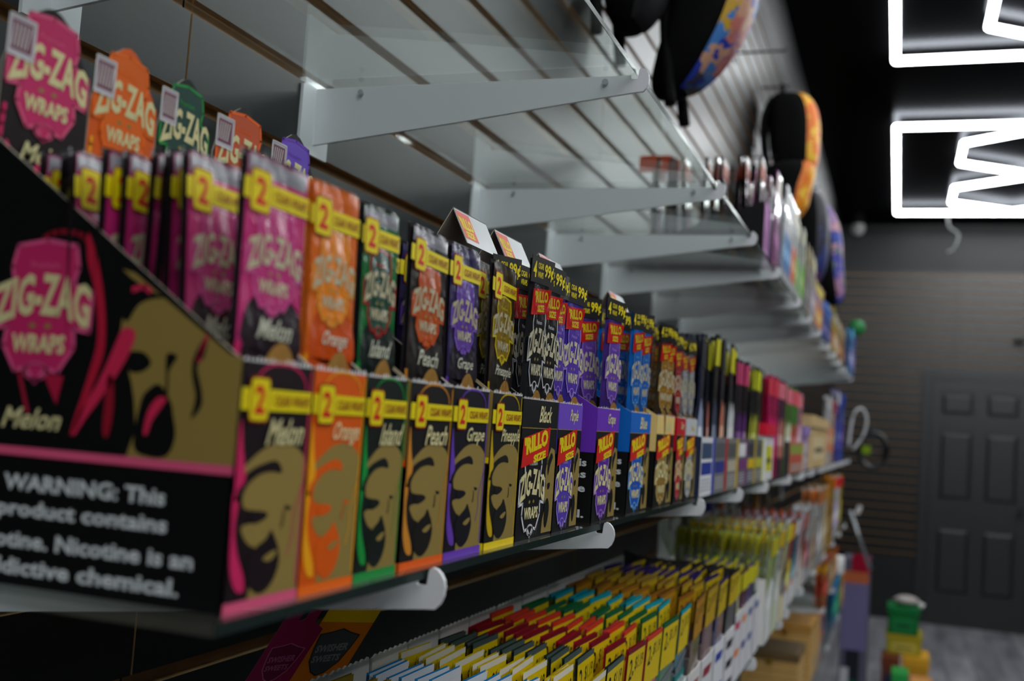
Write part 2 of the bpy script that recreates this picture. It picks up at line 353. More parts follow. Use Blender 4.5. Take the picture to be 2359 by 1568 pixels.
for i, (a, b) in enumerate([(2.0, 3.3), (3.304, 4.5), (4.504, 5.6)]): glass_shelf(a, b, Z5, 'glass pane of the lowest shelf, %s from the near end' % ORD[i], 'lowest shelf panes')
# ------------------------------------------------------------------ carton printing
GOLD = card((150, 128, 66)); BLK = card((14, 15, 16)); YEL = card((235, 214, 12)); RED = card((214, 30, 24)); CREAM = card((226, 216, 160)); WTX = card((214, 220, 222)); DRED = card((150, 40, 20))
def arch(u, v, w, h):
    a = 1-(2*u-1)**2
    y = (v-.5)*h*(1+.30*(1-a)) + a*h*.45*(.35+.65*v) - h*.2 + (1-a)*(-h*.12)
    return ((u-.5)*w, y)
def pt(F, W, H):
    """frame helper: unit coords -> panel coords"""
    return lambda pl: [(u*W, v*H) for u, v in pl]
def burst(mb, F, cx, cy, r, lv):
    o = []
    for k in range(32):
        a = 2*PI*k/32; rr = r*(1-.13*math.cos(4*a)+.05*math.cos(8*a)); o.append((cx+rr*.80*math.cos(a), cy+rr*1.02*math.sin(a)))
    mb.poly(F, [(cx+(x-cx)*1.1, cy+(y-cy)*1.1) for x, y in o], DRED, lv); mb.poly(F, o, YEL, lv+1); mb.text(F, '2', cx, cy, r*.85, r*1.25, RED, lv+2, bold=.03)
def shield(mb, F, cx, cy, w, h, fill, rim, lv, txt=CREAM, words=True):
    sh = [(-.30, .50), (0, .54), (.30, .50), (.34, .34), (.30, .22), (.50, .16), (.50, -.12), (.34, -.10), (.36, -.24), (.22, -.42), (.10, -.40), (0, -.50), (-.10, -.40), (-.22, -.42), (-.36, -.24), (-.34, -.10), (-.50, -.12), (-.50, .16), (-.30, .22), (-.34, .34)]
    P = [(cx+x*w, cy+y*h) for x, y in sh]
    mb.poly(F, P, fill, lv); mb.line(F, P, w*.035, rim, lv+1, True)
    el = [(cx+w*.12*math.cos(a), cy-h*.42+h*.06*math.sin(a)) for a in [2*PI*k/14 for k in range(14)]]
    mb.line(F, el, w*.025, rim, lv+1, True)
    if words:
        mb.text(F, 'Premium', cx, cy+h*.36, w*.3, h*.05, rim, lv+1, bold=.01)
        mb.text(F, 'ZIG-ZAG', cx, cy+h*.12, w*.98, h*.24, txt, lv+2, bold=.035, warp=arch)
        for s_ in (-1, 1):
            q = [(cx+s_*w*.08+x*w*.04, cy-h*.09+y*h*.025) for x, y in ((-1, 0), (0, 1), (1, 0), (0, -1))]; mb.poly(F, q, GOLD, lv+1)
        mb.text(F, 'WRAPS', cx, cy-h*.22, w*.55, h*.14, txt, lv+2, bold=.04)
def face_art(mb, F, W, H, main, lv=1, bg=BLK, u0=0):
    """bearded profile in flat gold with hair, brow and beard shapes"""
    T = lambda pl, n=3: [(u*W, v*H) for u, v in smooth2(pl, n)]
    mb.poly(F, [(u*W, v*H) for u, v in [(1, .04), (1, .585)]+smooth2([(.93, .625), (.80, .658), (.62, .670), (.42, .655), (.22, .605), (.09, .55), (.13, .50), (.15, .43), (.20, .405), (.42, .39), (.47, .372), (.40, .352), (.17, .340), (.18, .305), (.27, .262), (.36, .24), (.34, .16), (.33, .10), (.31, .04)], 3, False)], GOLD, lv)
    mb.poly(F, T([(.04, .49), (.10, .53), (.25, .568), (.42, .590), (.54, .597), (.62, .578), (.64, .545), (.50, .552), (.33, .540), (.19, .500), (.12, .450), (.04, .44)]), bg, lv+1)
    mb.poly(F, T([(.26, .392), (.42, .392), (.50, .374), (.42, .352), (.28, .345)]), bg, lv+1)
    mb.poly(F, T([(.72, .405), (.80, .402), (.82, .392), (.76, .385)]), bg, lv+1)
    mb.line(F, T([(.71, .385), (.71, .345), (.69, .318), (.72, .325), (.725, .36)]), W*.010, bg, lv+1)
    mb.poly(F, T([(.30, .225), (.40, .255), (.50, .278), (.56, .310), (.62, .278), (.68, .235), (.71, .17), (.64, .095), (.50, .055), (.36, .075), (.27, .135), (.26, .19)]), bg, lv+1)
    mb.poly(F, T([(.47, .195), (.57, .218), (.66, .222), (.63, .198), (.55, .182)]), GOLD, lv+2)
    mb.line(F, [(u*W, v*H) for u, v in smooth2([(.97, .50), (.92, .43), (.86, .36), (.87, .28), (.82, .20)], 4, False)], W*.016, main, lv+1)
    mb.poly(F, T([(.03, .76), (.09, .64), (.15, .53), (.08, .49), (.03, .47)], 4), main, lv+2)
    mb.poly(F, T([(.02, .47), (.09, .44), (.07, .34), (.12, .24), (.23, .14), (.25, .08), (.14, .09), (.05, .18), (.03, .32)], 4), main, lv+1)
def streaks(mb, F, W, H, z0, z1, main, lv=1, seed=0):
    r = random.Random(seed)
    for k in range(3):
        x = (.1+.35*k+r.random()*.1)*W; a = W*(.05+.05*r.random())
        pl = []; n = 9
        for i in range(n): t_ = i/(n-1); pl.append((x+math.sin(t_*4+k*2)*a, z0+(z1-z0)*t_))
        pr2 = [(u+W*(.03+.06*math.sin(PI*i/(n-1))), v) for i, (u, v) in enumerate(pl)]
        mb.poly(F, [(min(max(u, .001), W-.001), v) for u, v in pl+pr2[::-1]], main, lv)
FL = {  # name: background, main colour, strip, script word
 'Melon': ((26, 12, 18), (214, 40, 100), (226, 90, 130), 'Melon'), 'Orange': ((226, 92, 8), (250, 170, 16), (250, 110, 10), 'Orange'),
 'Island': ((14, 26, 20), (22, 150, 62), (30, 150, 66), 'Island'), 'Peach': ((24, 20, 18), (214, 140, 44), (246, 100, 10), 'Peach'),
 'Grape': ((18, 16, 26), (106, 62, 178), (112, 60, 190), 'Grape'), 'Pineapple': ((22, 22, 18), (206, 172, 16), (246, 216, 10), 'Pineapple')}
RL = {'Black': ((14, 15, 17), (20, 20, 22), 'Black', (226, 228, 232)), 'Purple': ((112, 76, 200), (86, 64, 180), 'Purple', (180, 150, 240)), 'GrapeR': ((110, 50, 190), (92, 40, 160), 'Grape', (180, 140, 230)),
      'Blue': ((10, 104, 200), (14, 84, 190), 'Blue', (120, 190, 250)), 'Tan': ((236, 206, 130), (150, 116, 44), 'Gold', (220, 190, 120)), 'Red': ((196, 20, 40), (180, 24, 40), 'Cherry', (240, 120, 130)), 'White': ((200, 204, 208), (150, 150, 148), 'Silver', (240, 240, 240))}
def band(mb, F, W, z, h, lv=4, r=None):
    mb.rect(F, .0005, z-h/2, W-.0005, z+h/2, YEL, lv); burst(mb, F, W*.24, z, r or h*1.05, lv+1); mb.text(F, 'CIGAR WRAPS', W*.70, z, W*.52, h*.5, DRED, lv+2, bold=.01)
def teeth(mb, F, W, z, seed):
    r = random.Random(seed); u = .0008
    while u < W-.002:
        w_ = .0012+.0016*r.random(); h_ = .0006+.0016*r.random(); mb.poly(F, [(u, z-.0004), (min(u+w_, W), z-.0004), (min(u+w_*.8, W), z+h_), (u+w_*.3, z+h_*.8)], WHITEC, .3); u += w_+.0006
WARN = [('WARNING: This', .079), ('product contains', .083), ('nicotine. Nicotine is an', .109), ('addictive chemical.', .098)]
def carton(key, y0, W, xf=.312, rillo=False, hf=.096, hb=.186, D=.133):
    """open display carton: front, two slanted sides, back with arched header, base"""
    if rillo: bg, main, word, rim = RL[key]; fb = bg
    else: bg, main, strip, word = FL[key]; rim = strip
    bgm, mm = card(bg), card(main)
    nm = key.replace('R', '').lower() if key in ('GrapeR',) else key.lower()
    desc = {'Melon': 'black and pink melon wrap carton with warning text on its side, nearest on the shelf', 'Orange': 'bright orange wrap carton between the pink and green ones', 'Island': 'black and green island wrap carton beside the orange one', 'Peach': 'black and amber peach wrap carton with an orange bottom strip', 'Grape': 'black wrap carton with purple smoke and bottom strip reading Grape', 'Pineapple': 'black wrap carton with yellow smoke reading Pineapple',
            'Black': 'wide carton with black flap and white outlined crest, red size label', 'Purple': 'carton with light violet flap next to the black flap one', 'GrapeR': 'carton with deep purple flap and slanted purple side', 'Blue': 'carton with bright blue flap and slanted blue side', 'Tan': 'carton with pale yellow flap beside the blue one', 'Red': 'narrow carton with red flap', 'White': 'narrow carton with white flap, last of the red label cartons'}[key]
    t = thing('display_carton', (xf, y0, ZL+.0062), desc, 'display carton', 'wrap cartons on the middle shelf')
    th = .0009
    mb = MB(); F = fx(0); mb.slab(F, [(0, 0), (W, 0), (W, hf), (0, hf)], th, bgm if not rillo else BLK, KRAFT); teeth(mb, F, W, hf, hash(key) % 99 if False else len(key)*7+int(y0*100))
    if rillo:
        mb.rect(F, 0, hf-.019, W, hf, bgm, 1); mb.rect(F, 0, hf-.0196, W, hf-.019, GOLD, 2)
        mb.text(F, word, W*.64, hf-.0095, W*.34, .0115, CREAM, 3, shear=.3, bold=.02)
        g = [(W*.70, .002), (W, .002), (W, .052), (W*.97, .060), (W*.86, .062), (W*.77, .055), (W*.73, .045), (W*.76, .035), (W*.72, .03), (W*.78, .02), (W*.72, .012)]
        mb.poly(F, g, GOLD, 1)
        mb.poly(F, [(u*W, v) for u, v in smooth2([(.78, .050), (.86, .058), (.92, .055), (.86, .050), (.80, .042)], 3)], BLK, 2); mb.poly(F, [(u*W, v) for u, v in smooth2([(.76, .022), (.84, .026), (.90, .018), (.84, .006), (.77, .008)], 3)], BLK, 2)
        mb.poly(F, [(u*W, v) for u, v in smooth2([(.80, .036), (.87, .037), (.88, .034), (.82, .032)], 3)], BLK, 2)
        for k in range(3): mb.line(F, [(u*W, v) for u, v in smooth2([(.74+.03*k, .075), (.70+.04*k, .062), (.76+.02*k, .05)], 3, False)], W*.012, card(tuple(int(a*.5+60) for a in main)), 1)
        for k in range(3): mb.line(F, [((.42+.07*k)*W, .002), ((.56+.05*k)*W, .024)], W*.012, card(tuple(min(255, int(a*.6+70)) for a in main)), 1)
        shield(mb, F, W*.37, .0305, W*.68, .058, mm if key != 'Black' else BLK, card(rim), 3)
        q = [(W*.02, .052), (W*.74, .064), (W*.76, .080), (W*.05, .066)]
        q = [(W*.02, .0485), (W*.74, .0560), (W*.77, .0765), (W*.05, .0685)]
        mb.poly(F, q, RED, 7); mb.text(F, "'RILLO", W*.39, .0660, W*.64, .0120, YEL, 8, rot=.15, shear=.05, bold=.06); mb.text(F, 'SIZE', W*.50, .0558, W*.34, .0056, YEL, 8, rot=.14, bold=.06)
    else:
        if key == 'Orange': bgx = bgm
        face_art(mb, F, W, hf, mm, 1, bgm)
        mb.rect(F, 0, 0, W, .0042, card(strip), 4)
        ring = [(W*.55+W*.36*math.cos(a), hf*.90+hf*.10*math.sin(a)) for a in [PI*k/12 for k in range(13)]]; mb.line(F, [(u, min(v, hf-.0005)) for u, v in ring], W*.02, mm, 2)
        mb.line(F, [(W*.975, .006), (W*.975, hf-.002)], W*.02, mm, 2)
        band(mb, F, W, hf*.845, .0085, 5); mb.text(F, word, W*.66, hf*.715, W*(.50 if len(word) < 8 else .62), .0105, CREAM, 5, shear=.35, bold=.015)
    mb.build('front_panel', t)
    sl = [(-D, 0), (0, 0), (0, hf), (-.004, hf+.002), (-D, hb)]
    for nm_, yy, sgn in (('side_panel', 0, 0), ('side_panel', W-th, 1)):
        mb = MB(); F = fy(0, yy); top = bgm if rillo else (GOLD if key != 'Melon' else BLK)
        mb.slab(F, sl, th, BLK, KRAFT)
        if not sgn:
            if rillo:
                mb.poly(F, [(-D, .0575), (0, .0575), (0, hf), (-.004, hf+.002), (-D, hb)], bgm, 1)
            elif key != 'Melon':
                mb.poly(F, [(-D, .056), (0, .056), (0, hf), (-.004, hf+.002), (-D, hb)], GOLD, 1)
                mb.rect(F, -D, .0525, 0, .056, card(strip), 2); mb.rect(F, -D, 0, 0, .0042, card(strip), 2)
            if not rillo:
                X = lambda pl: [(x-.312, z) for x, z in pl]
                if key == 'Melon':
                    mb.rect(F, -D, .0520, 0, .0555, card(strip), 4)
                    gd = [(.2495, .1300)]+[(.2590, .1275), (.306, .0975), (.312, .0965), (.312, .0555), (.2628, .0555)]+smooth2([(.2660, .066), (.2640, .078), (.2600, .0895), (.2545, .0987), (.2547, .1056), (.2556, .116)], 2, False)
                    mb.poly(F, X(gd), GOLD, 1)
                    mb.poly(F, X(smooth2([(.2490, .1310), (.2570, .1260), (.2680, .1205), (.2740, .1182), (.268, .1175), (.2620, .1150), (.2570, .1080), (.2530, .1150)], 3)), BLK, 2)
                    pk = card((214, 44, 84))
                    mb.line(F, X([(.2590, .1210), (.2640, .1225), (.2670, .1205)]), .0022, pk, 3)
                    for pl in ([(.258, .0954), (.2661, .0966), (.2707, .0925), (.267, .089), (.2608, .0887)], [(.2774, .0962), (.2825, .0956), (.28, .0913), (.2783, .0878)], [(.2656, .0600), (.2673, .0771), (.2708, .0824), (.2757, .0843), (.2814, .0779), (.283, .073), (.2849, .0648), (.2817, .0571), (.2728, .0562)], [(.2958, .1021), (.2945, .0953), (.2919, .0919), (.2948, .0837), (.2955, .0771), (.2911, .0719), (.2925, .0803), (.2900, .0885), (.2900, .0952), (.294, .103)]):
                        mb.poly(F, X(smooth2(pl, 3)), BLK, 2)
                    mb.line(F, X(smooth2([(.2785, .0895), (.2790, .080), (.2770, .077)], 3, False)), .0012, BLK, 2)
                    mb.poly(F, X(smooth2([(.2700, .0650), (.2712, .0735), (.2752, .0792), (.2794, .0790), (.2772, .0752), (.2735, .0700), (.2720, .0650)], 3)), pk, 3)
                    mb.line(F, X(smooth2([(.2952, .1035), (.2935, .0985), (.2925, .0945)], 3, False)), .0018, pk, 3)
                    for pl, c_ in (([(.2342, .1438), (.2400, .1332), (.2455, .1157), (.2478, .0984), (.2455, .0879), (.2375, .0648), (.2350, .0640), (.2415, .0877), (.2438, .1017), (.2405, .1191), (.2350, .1331)], (190, 30, 60)), ([(.2600, .0960), (.2547, .0866), (.2484, .0776), (.2415, .0686), (.2365, .0614), (.2380, .0702), (.2457, .0827), (.2519, .0968), (.2560, .1056), (.262, .104)], (214, 44, 84)), ([(.2533, .0848), (.2548, .0729), (.2534, .0626), (.2506, .0641), (.2503, .0744), (.2508, .0864)], (150, 24, 46))):
                        mb.poly(F, X(smooth2(pl, 3)), card(c_), 3)
                    mb.line(F, X(smooth2([(.198, .105), (.203, .130), (.215, .143), (.232, .142), (.238, .130)], 4, False)), .002, card((150, 24, 46)), 1)
                    mb.line(F, X([(.206, .085), (.212, .070)]), .0018, card((170, 30, 60)), 1); mb.poly(F, X([(.218, .086), (.2285, .085), (.2262, .0735)]), card((180, 30, 66)), 1)
                    shield(mb, F, .2145-.312, .110, .050, .056, card((206, 44, 104)), card((230, 90, 140)), 4)
                    mb.text(F, 'Melon', .2155-.312, .0672, .029, .0085, CREAM, 5, shear=.35, bold=.015)
                else:
                    shield(mb, F, -.085, .108, .042, .052, mm, card(strip), 3)
            cx = .2475-.312
            if key in ('Melon', 'GrapeR', 'Blue', 'Purple', 'Tan', 'Peach', 'Black'):
                o = -.004 if not rillo else 0.012
                wl = WARN if not rillo else [('WARNING: This', .080), ('product contains', .092), ('nicotine. Nicotine', .098), ('is an addictive', .080), ('chemical.', .052)]
                for (s_, w_), z_ in zip(wl, (.0418, .0305, .0190, .0083) if not rillo else (.0495, .0390, .0285, .0180, .0075)):
                    xe = -.0065 if s_ != 'is an addictive' else -.016
                    mb.text(F, s_, cx+o if not rillo else xe-w_/2, z_-.0005, w_, .0082 if 'p' in s_ else .0066, WTX, 4, bold=.028)
        mb.build(nm_, t)
    mb = MB(); F = fx(-D+th)
    topz = .250 if not rillo else .196
    hd = [(0, 0), (W, 0), (W, .205)]+smooth2([(W, .218), (W*.93, .228), (W*.86, .233), (W*.74, .243), (W*.5, topz), (W*.26, .243), (W*.14, .233), (W*.07, .228), (0, .218)], 3, False)+[(0, .205)] if not rillo else [(0, 0), (W, 0), (W, topz), (0, topz)]
    if key == 'Pineapple': hd = [(0, 0), (W, 0), (W, .186), (0, .186)]
    mb.slab(F, hd, th, bgm if not rillo else BLK, KRAFT)
    if not rillo and key != 'Pineapple':
        shield(mb, F, W*.5, .2165, W*.92, .054, card({'Melon': (206, 44, 104), 'Orange': (236, 104, 8), 'Island': (30, 70, 60), 'Peach': (206, 84, 40), 'Grape': (112, 76, 200), 'Pineapple': (190, 150, 20)}[key]), card(strip), 3)
        mb.text(F, word, W*.55, .1830, W*.52, .0085, CREAM, 5, shear=.35, bold=.015); streaks(mb, F, W, hf, .150, .185, mm, 1, len(key)); mb.line(F, smooth2([(W*.06, .20), (W*.05, .18), (W*.16, .16)], 4, False), .002, mm, 2)
        c_ = M('clear_header_sleeve', (230, 232, 236), rough=.12)
        mb.rect(F, W*-.0+.0005, .222, W*.30, .2395, card((196, 188, 196)), 6); mb.rect(F, .0022, .2245, W*.27, .2375, card((120, 66, 84)), 7)
        for k in range(5): mb.line(F, [(.003+.002*k, .226), (.004+.0022*k, .236)], .0006, WHITEC, 8)
        mb.line(F, [(.0006, .222), (W*.30, .222), (W*.30, .2395), (.0006, .2395)], .0006, WHITEC, 8, True)
    mb.build('back_panel', t)
    if rillo and key in ('Black', 'Purple', 'GrapeR', 'Tan'):
        mb = MB(); F2 = ((-.048, 0, .198), (0, 1, 0), (-.45, 0, .893), (.893, 0, .45)); w2 = min(W, .062)
        mb.slab(F2, [(0, 0), (w2, 0), (w2, .028), (0, .028)], .0006, M('silver_header', (176, 178, 182), rough=.3, spec=.8), KRAFT); mb.rect(F2, .001, .004, w2*.42, .026, card((226, 110, 96)), 1); mb.text(F2, "'RILLO", w2*.21, .0165, w2*.36, .010, YEL, 2, bold=.05); mb.text(F2, 'SIZE', w2*.21, .008, w2*.24, .005, YEL, 2, bold=.05)
        F3 = ((-.0606, 0, .223), (0, 1, 0), (-.5, 0, -.866), (-.866, 0, .5)); mb.slab(F3, [(0, 0), (w2, 0), (w2, .04), (0, .04)], .0006, KRAFT)
        tag(mb.build('folded_header', t), 'silver header card folded to a ridge')
    mb = MB(); mb.box(-D+th, -th, th, W-th, 0, .001, KRAFT); mb.build('base', t)
    return t
# ------------------------------------------------------------------ pouches
def sachet_shell(mb, w, H, t, bodymat, rows=12, back=None):
    """flat faced sachet, pinched at the crimped ends, puffed behind"""
    def fr(u, v):
        y = (u-.5)*w; z = v*H; e = min(u, 1-u)/.12; e = min(1, e); c = min(1, v/.05, (1-v)/.14)
        return (t/2*(.35+.65*e)*max(.15, c)**.5 if e < 1 else t/2, y, z)
    def bk(u, v):
        y = (.5-u)*w; z = v*H; p = math.sin(PI*u)**.6 if 0 < u < 1 else 0; c = max(0, min(1, v/.06, (1-v)/.16)); return (t/2*.35*(1-p*c)-(t*.5)*p*c, y, z)
    mb.grid(fr, 8, rows, bodymat); mb.grid(bk, 8, rows, back or bodymat)
def wrap_pouch(key, w=.047, H=.178):
    bg, main, strip, word = FL[key]
    t = thing('cigar_wrap_pouch', (0, 0, 0), 'x', 'pouch')
    mb = MB(); fm = foil({'Melon': (206, 44, 120), 'Orange': (232, 110, 10), 'Island': (16, 110, 50), 'Peach': (40, 30, 24), 'Grape': (44, 34, 90), 'Pineapple': (60, 44, 22)}[key])
    edge = foil({'Orange': (200, 96, 20)}.get(key, (24, 20, 24))); sachet_shell(mb, w, H, .005, edge, 12); F = fx(.00265, -w/2); hw = w; mb.rect(F, w*.05, .003, w*.96, H-.0015, fm, .5)  # dark edge foil carries the shade among packed pouches in its colour
    dk = foil({'Melon': (40, 24, 34), 'Orange': (214, 80, 8), 'Island': (18, 34, 30), 'Peach': (34, 30, 28), 'Grape': (30, 26, 40), 'Pineapple': (34, 30, 24)}[key])
    mb.poly(F, [(hw*u, v) for u, v in smooth2([(.15, .10), (.95, .098), (.97, .114), (.80, .121), (.55, .117), (.30, .121), (.14, .114)], 3)], dk, 1)
    mb.poly(F, [(hw*u, v) for u, v in [(.12, .004), (.95, .004), (.95, .10), (.12, .10)]], dk, 1)
    mb.poly(F, [(hw*u, v) for u, v in smooth2([(.42, .088), (.55, .100), (.75, .104), (.90, .098), (.95, .088), (.95, .06), (.42, .06)], 3)], foil((176, 130, 62)), 2)
    mb.poly(F, [(hw*u, v) for u, v in smooth2([(.48, .082), (.62, .094), (.76, .094), (.66, .087), (.56, .078)], 3)], foil((30, 22, 20)), 3)
    mb.line(F, [(hw*u, v) for u, v in smooth2([(.08, .006), (.05, .04), (.10, .07), (.06, .10)], 4, False)], .003, foil(main), 2)
    shc = foil({'Melon': (200, 46, 124), 'Orange': (246, 140, 14), 'Island': (10, 70, 50), 'Peach': (196, 86, 20), 'Grape': (104, 60, 170), 'Pineapple': (150, 120, 10)}[key])
    rim = foil({'Melon': (226, 90, 160), 'Orange': (250, 170, 60), 'Island': (190, 30, 30), 'Peach': (226, 90, 30), 'Grape': (140, 100, 210), 'Pineapple': (226, 206, 30)}[key])
    shield(mb, F, hw*.52, .1345, hw*.82, .042, shc, rim, 3, foil((206, 196, 160)))
    mb.text(F, word, hw*.60, .1085, hw*(.50 if len(word) < 8 else .62), .0085, foil((220, 220, 196)), 5, shear=.35, bold=.015)
    silver = foil((150, 150, 158))
    mb.rect(F, hw*.06, H-.009, hw*.94, H-.002, silver if key in ('Peach', 'Island', 'Melon') else fm, 1)
    mb.build('sachet', t)
    mb = MB(); F = fx(.0028, -w/2); band(mb, F, w, H-.0155, .0085, 3); mb.build('price_band', t)
    return t
def rillo_pouch(key, w=.036, H=.188):
    bg, main, word, rim = RL[key]
    t = thing('slim_wrap_pouch', (0, 0, 0), 'x', 'pouch'); mb = MB(); body = foil({'Black': (30, 30, 34), 'Purple': (60, 40, 150), 'GrapeR': (66, 40, 120), 'Blue': (10, 100, 190), 'Tan': (56, 44, 30), 'Red': (60, 24, 24), 'White': (110, 112, 114)}[key])
    sachet_shell(mb, w, H, .006, body); F = fx(.0032, -w/2)
    dk = foil((26, 26, 30)); mb.poly(F, [(w*u, v) for u, v in [(.14, .004), (.94, .004), (.94, .092), (.14, .092)]], dk, 1)
    mb.poly(F, [(w*u, v) for u, v in smooth2([(.40, .085), (.52, .097), (.72, .100), (.90, .094), (.94, .08), (.94, .03), (.60, .03), (.44, .06)], 3)], foil((176, 130, 62)), 2)
    mb.poly(F, [(w*u, v) for u, v in smooth2([(.46, .080), (.60, .092), (.74, .092), (.66, .085), (.58, .07), (.52, .06)], 3)], foil((30, 22, 20)), 3)
    shc = foil({'Black': (24, 24, 27), 'Purple': (92, 60, 180), 'GrapeR': (112, 70, 180), 'Blue': (10, 110, 210), 'Tan': (170, 120, 36), 'Red': (170, 24, 36), 'White': (170, 172, 176)}[key])
    shield(mb, F, w*.5, .126, w*.90, .056, shc, foil(rim), 3, foil((222, 214, 180)))
    mb.poly(F, [(w*.02, .150), (w*.80, .153), (w*.98, .170), (w*.06, .168)], foil((206, 26, 22)), 6); mb.text(F, "'RILLO", w*.48, .1635, w*.66, .008, foil((232, 200, 20)), 7, rot=.08, bold=.05); mb.text(F, 'SIZE', w*.48, .1555, w*.34, .0048, foil((232, 200, 20)), 7, rot=.08, bold=.05)
    mb.build('sachet', t)
    mb = MB(); F = fx(.0034, -w/2-.003); W2 = w+.006; mb.slab(F, [(0, H-.016), (W2, H-.016), (W2, H+.002), (0, H+.002)], .0004, M('black_label_film', (30, 31, 30), rough=.3))
    mb.text(F, '4', W2*.13, H-.007, W2*.14, .011, YEL, 2, bold=.03); mb.text(F, 'CIGAR', W2*.38, H-.004, W2*.24, .0042, YEL, 2); mb.text(F, 'WRAPS', W2*.38, H-.010, W2*.24, .0042, YEL, 2); mb.text(F, '99¢', W2*.75, H-.007, W2*.40, .011, YEL, 2, bold=.03)
    mb.build('price_label', t)
    return t
CZ = ZL+.0074
WR = [('Melon', .350, .0525), ('Orange', .4035, .048), ('Island', .4525, .0445), ('Peach', .501, .0555), ('Grape', .5575, .0555), ('Pineapple', .6195, .0545)]
nm_col = {'Melon': 'pink', 'Orange': 'orange', 'Island': 'green', 'Peach': 'amber', 'Grape': 'purple smoke', 'Pineapple': 'yellow smoke'}
for key, y0, W in WR:
    carton(key, y0, W)
    p = wrap_pouch(key, W-.0055); cy = y0+W/2
    p.location = (.3045, cy, CZ); p.rotation_euler = (random.uniform(-.03, .03), math.radians(-1.5), random.uniform(-.05, .05)); p['label'] = 'glossy %s %s wrap pouch standing at the front of its carton' % (nm_col[key], 'melon' if key == 'Melon' else key.lower())
    p['group'] = 'front pouches of the wrap cartons'
    xs_ = {'Melon': [.2845, .2755, .2665, .2575, .2485, .2395, .2305, .2215, .2125, .2035], 'Orange': [.236, .228, .220], 'Island': [.2975, .28, .26], 'Peach': [.272, .262, .25, .238, .226], 'Grape': [.290, .27, .25], 'Pineapple': [.2965, .27]}[key]
    for i, x in enumerate(xs_):
        copy_tree(p, (x, cy, CZ), (random.uniform(-.03, .03), math.radians(random.uniform(-4, 2)), random.uniform(-.10, .16)), 'wrap pouch standing edge-on inside the %s carton behind its front pouch' % nm_col[key], 'inner pouches of the %s carton' % nm_col[key])
RW = [('Black', .677, .0785), ('Purple', .7575, .0625), ('GrapeR', .865, .075), ('Blue', .985, .085), ('Tan', 1.101, .091), ('Red', 1.208, .052), ('White', 1.266, .070)]
rn = {'Black': 'black', 'Purple': 'violet', 'GrapeR': 'deep purple', 'Blue': 'blue', 'Tan': 'gold', 'Red': 'red', 'White': 'silver'}
for key, y0, W in RW:
    carton(key, y0, W, rillo=True, hf=.0945, hb=.170)
    p = rillo_pouch(key); n = 2 if W > .06 else 1
    slots = []
    for c in range(n):
        cy = y0+W*(.30+.42*c) if n == 2 else y0+W*.5
        if key == 'GrapeR': cy = y0+W*(.72 if c else .28)
        for r_, x in enumerate((.305, .290, .274, .256) if not (key == 'GrapeR' and c == 0) else (.270, .256, .24)): slots.append((x, cy, c, r_))
    used = False
    for x, cy, c, r_ in slots:
        rot = (random.uniform(-.05, .07), math.radians(random.uniform(-2, 2)), random.uniform(-.22, -.02) if r_ == 0 else random.uniform(-.3, .1))
        side = ('near' if c == 0 else 'far') if n == 2 else 'only'
        lb = '%s slim wrap pouch at the front of its carton, %s column' % (rn[key], side) if r_ == 0 else '%s slim wrap pouch behind the front one in the %s column' % (rn[key], side)
        g = 'slim pouches in the %s carton' % rn[key] + ('' if r_ == 0 else ', %s column, behind' % side)
        if not used: p.location = (x, cy, CZ); p.rotation_euler = rot; p['label'] = lb; p['group'] = g; used = True
        else: copy_tree(p, (x, cy, CZ), rot, lb, g)
#MORE
# ------------------------------------------------------------------ third shelf: cigarillo rows seen from above
TZ = Z3+.0072
def price_card(mb, F, w, z, h, lv=2, edge=None, top=None, price='$1.19', tagc=(226, 196, 6)):
    mb.rect(F, .001, z-h, w-.001, z, card(tagc), lv)
    if top: mb.rect(F, .0005, z, w-.0005, z+.0048, card(top), lv)
    if tagc[2] > 200:
        for zz, c in ((.006, (20, 30, 50)), (.015, (20, 30, 50)), (.026, (40, 150, 220)), (.036, (30, 110, 190))):
            wv = [(w*.08+w*.84*k/10, z-zz+.0022*math.sin(k*1.1)) for k in range(11)]; mb.poly(F, wv+[(u, v-.0045-.002*math.sin(i*.9)) for i, (u, v) in list(enumerate(wv))[::-1]], card(c), lv+1)
        return
    mb.text(F, '2', w*.22, z-h*.34, w*.17, h*.44, BLK, lv+1, bold=.01); mb.text(F, 'FOR', w*.36, z-h*.45, w*.10, h*.10, BLK, lv+1); mb.text(F, price, w*.68, z-h*.28, w*.46, h*.32, BLK, lv+1, bold=.01, shear=.1)
def cig_pouch(top, body, label, w=.066, H=.182, logo=None, tagc=(226, 196, 6)):
    t = thing('cigarillo_pouch', (0, 0, 0), label, 'pouch'); mb = MB(); sachet_shell(mb, w, H, .004, foil(body)); F = fx(.00215, -w/2)
    if logo:
        mb.poly(F, [(.002, .128), (w-.002, .140), (w-.002, .132), (.002, .120)], card((120, 122, 130)), 1)
        mb.rect(F, .003, .055, w-.003, .118, card(logo[1]), 1)
        for k, s_ in enumerate(logo[0]): mb.text(F, s_, w*.5, .105-.022*k, w*.8, .014, WTX, 2, bold=.04)
    mb.build('sachet', t); mb = MB(); F = fx(.0023, -w/2); price_card(mb, F, w, H-.0052, .042, 2, None, top, tagc=tagc); mb.build('price_card', t); return t
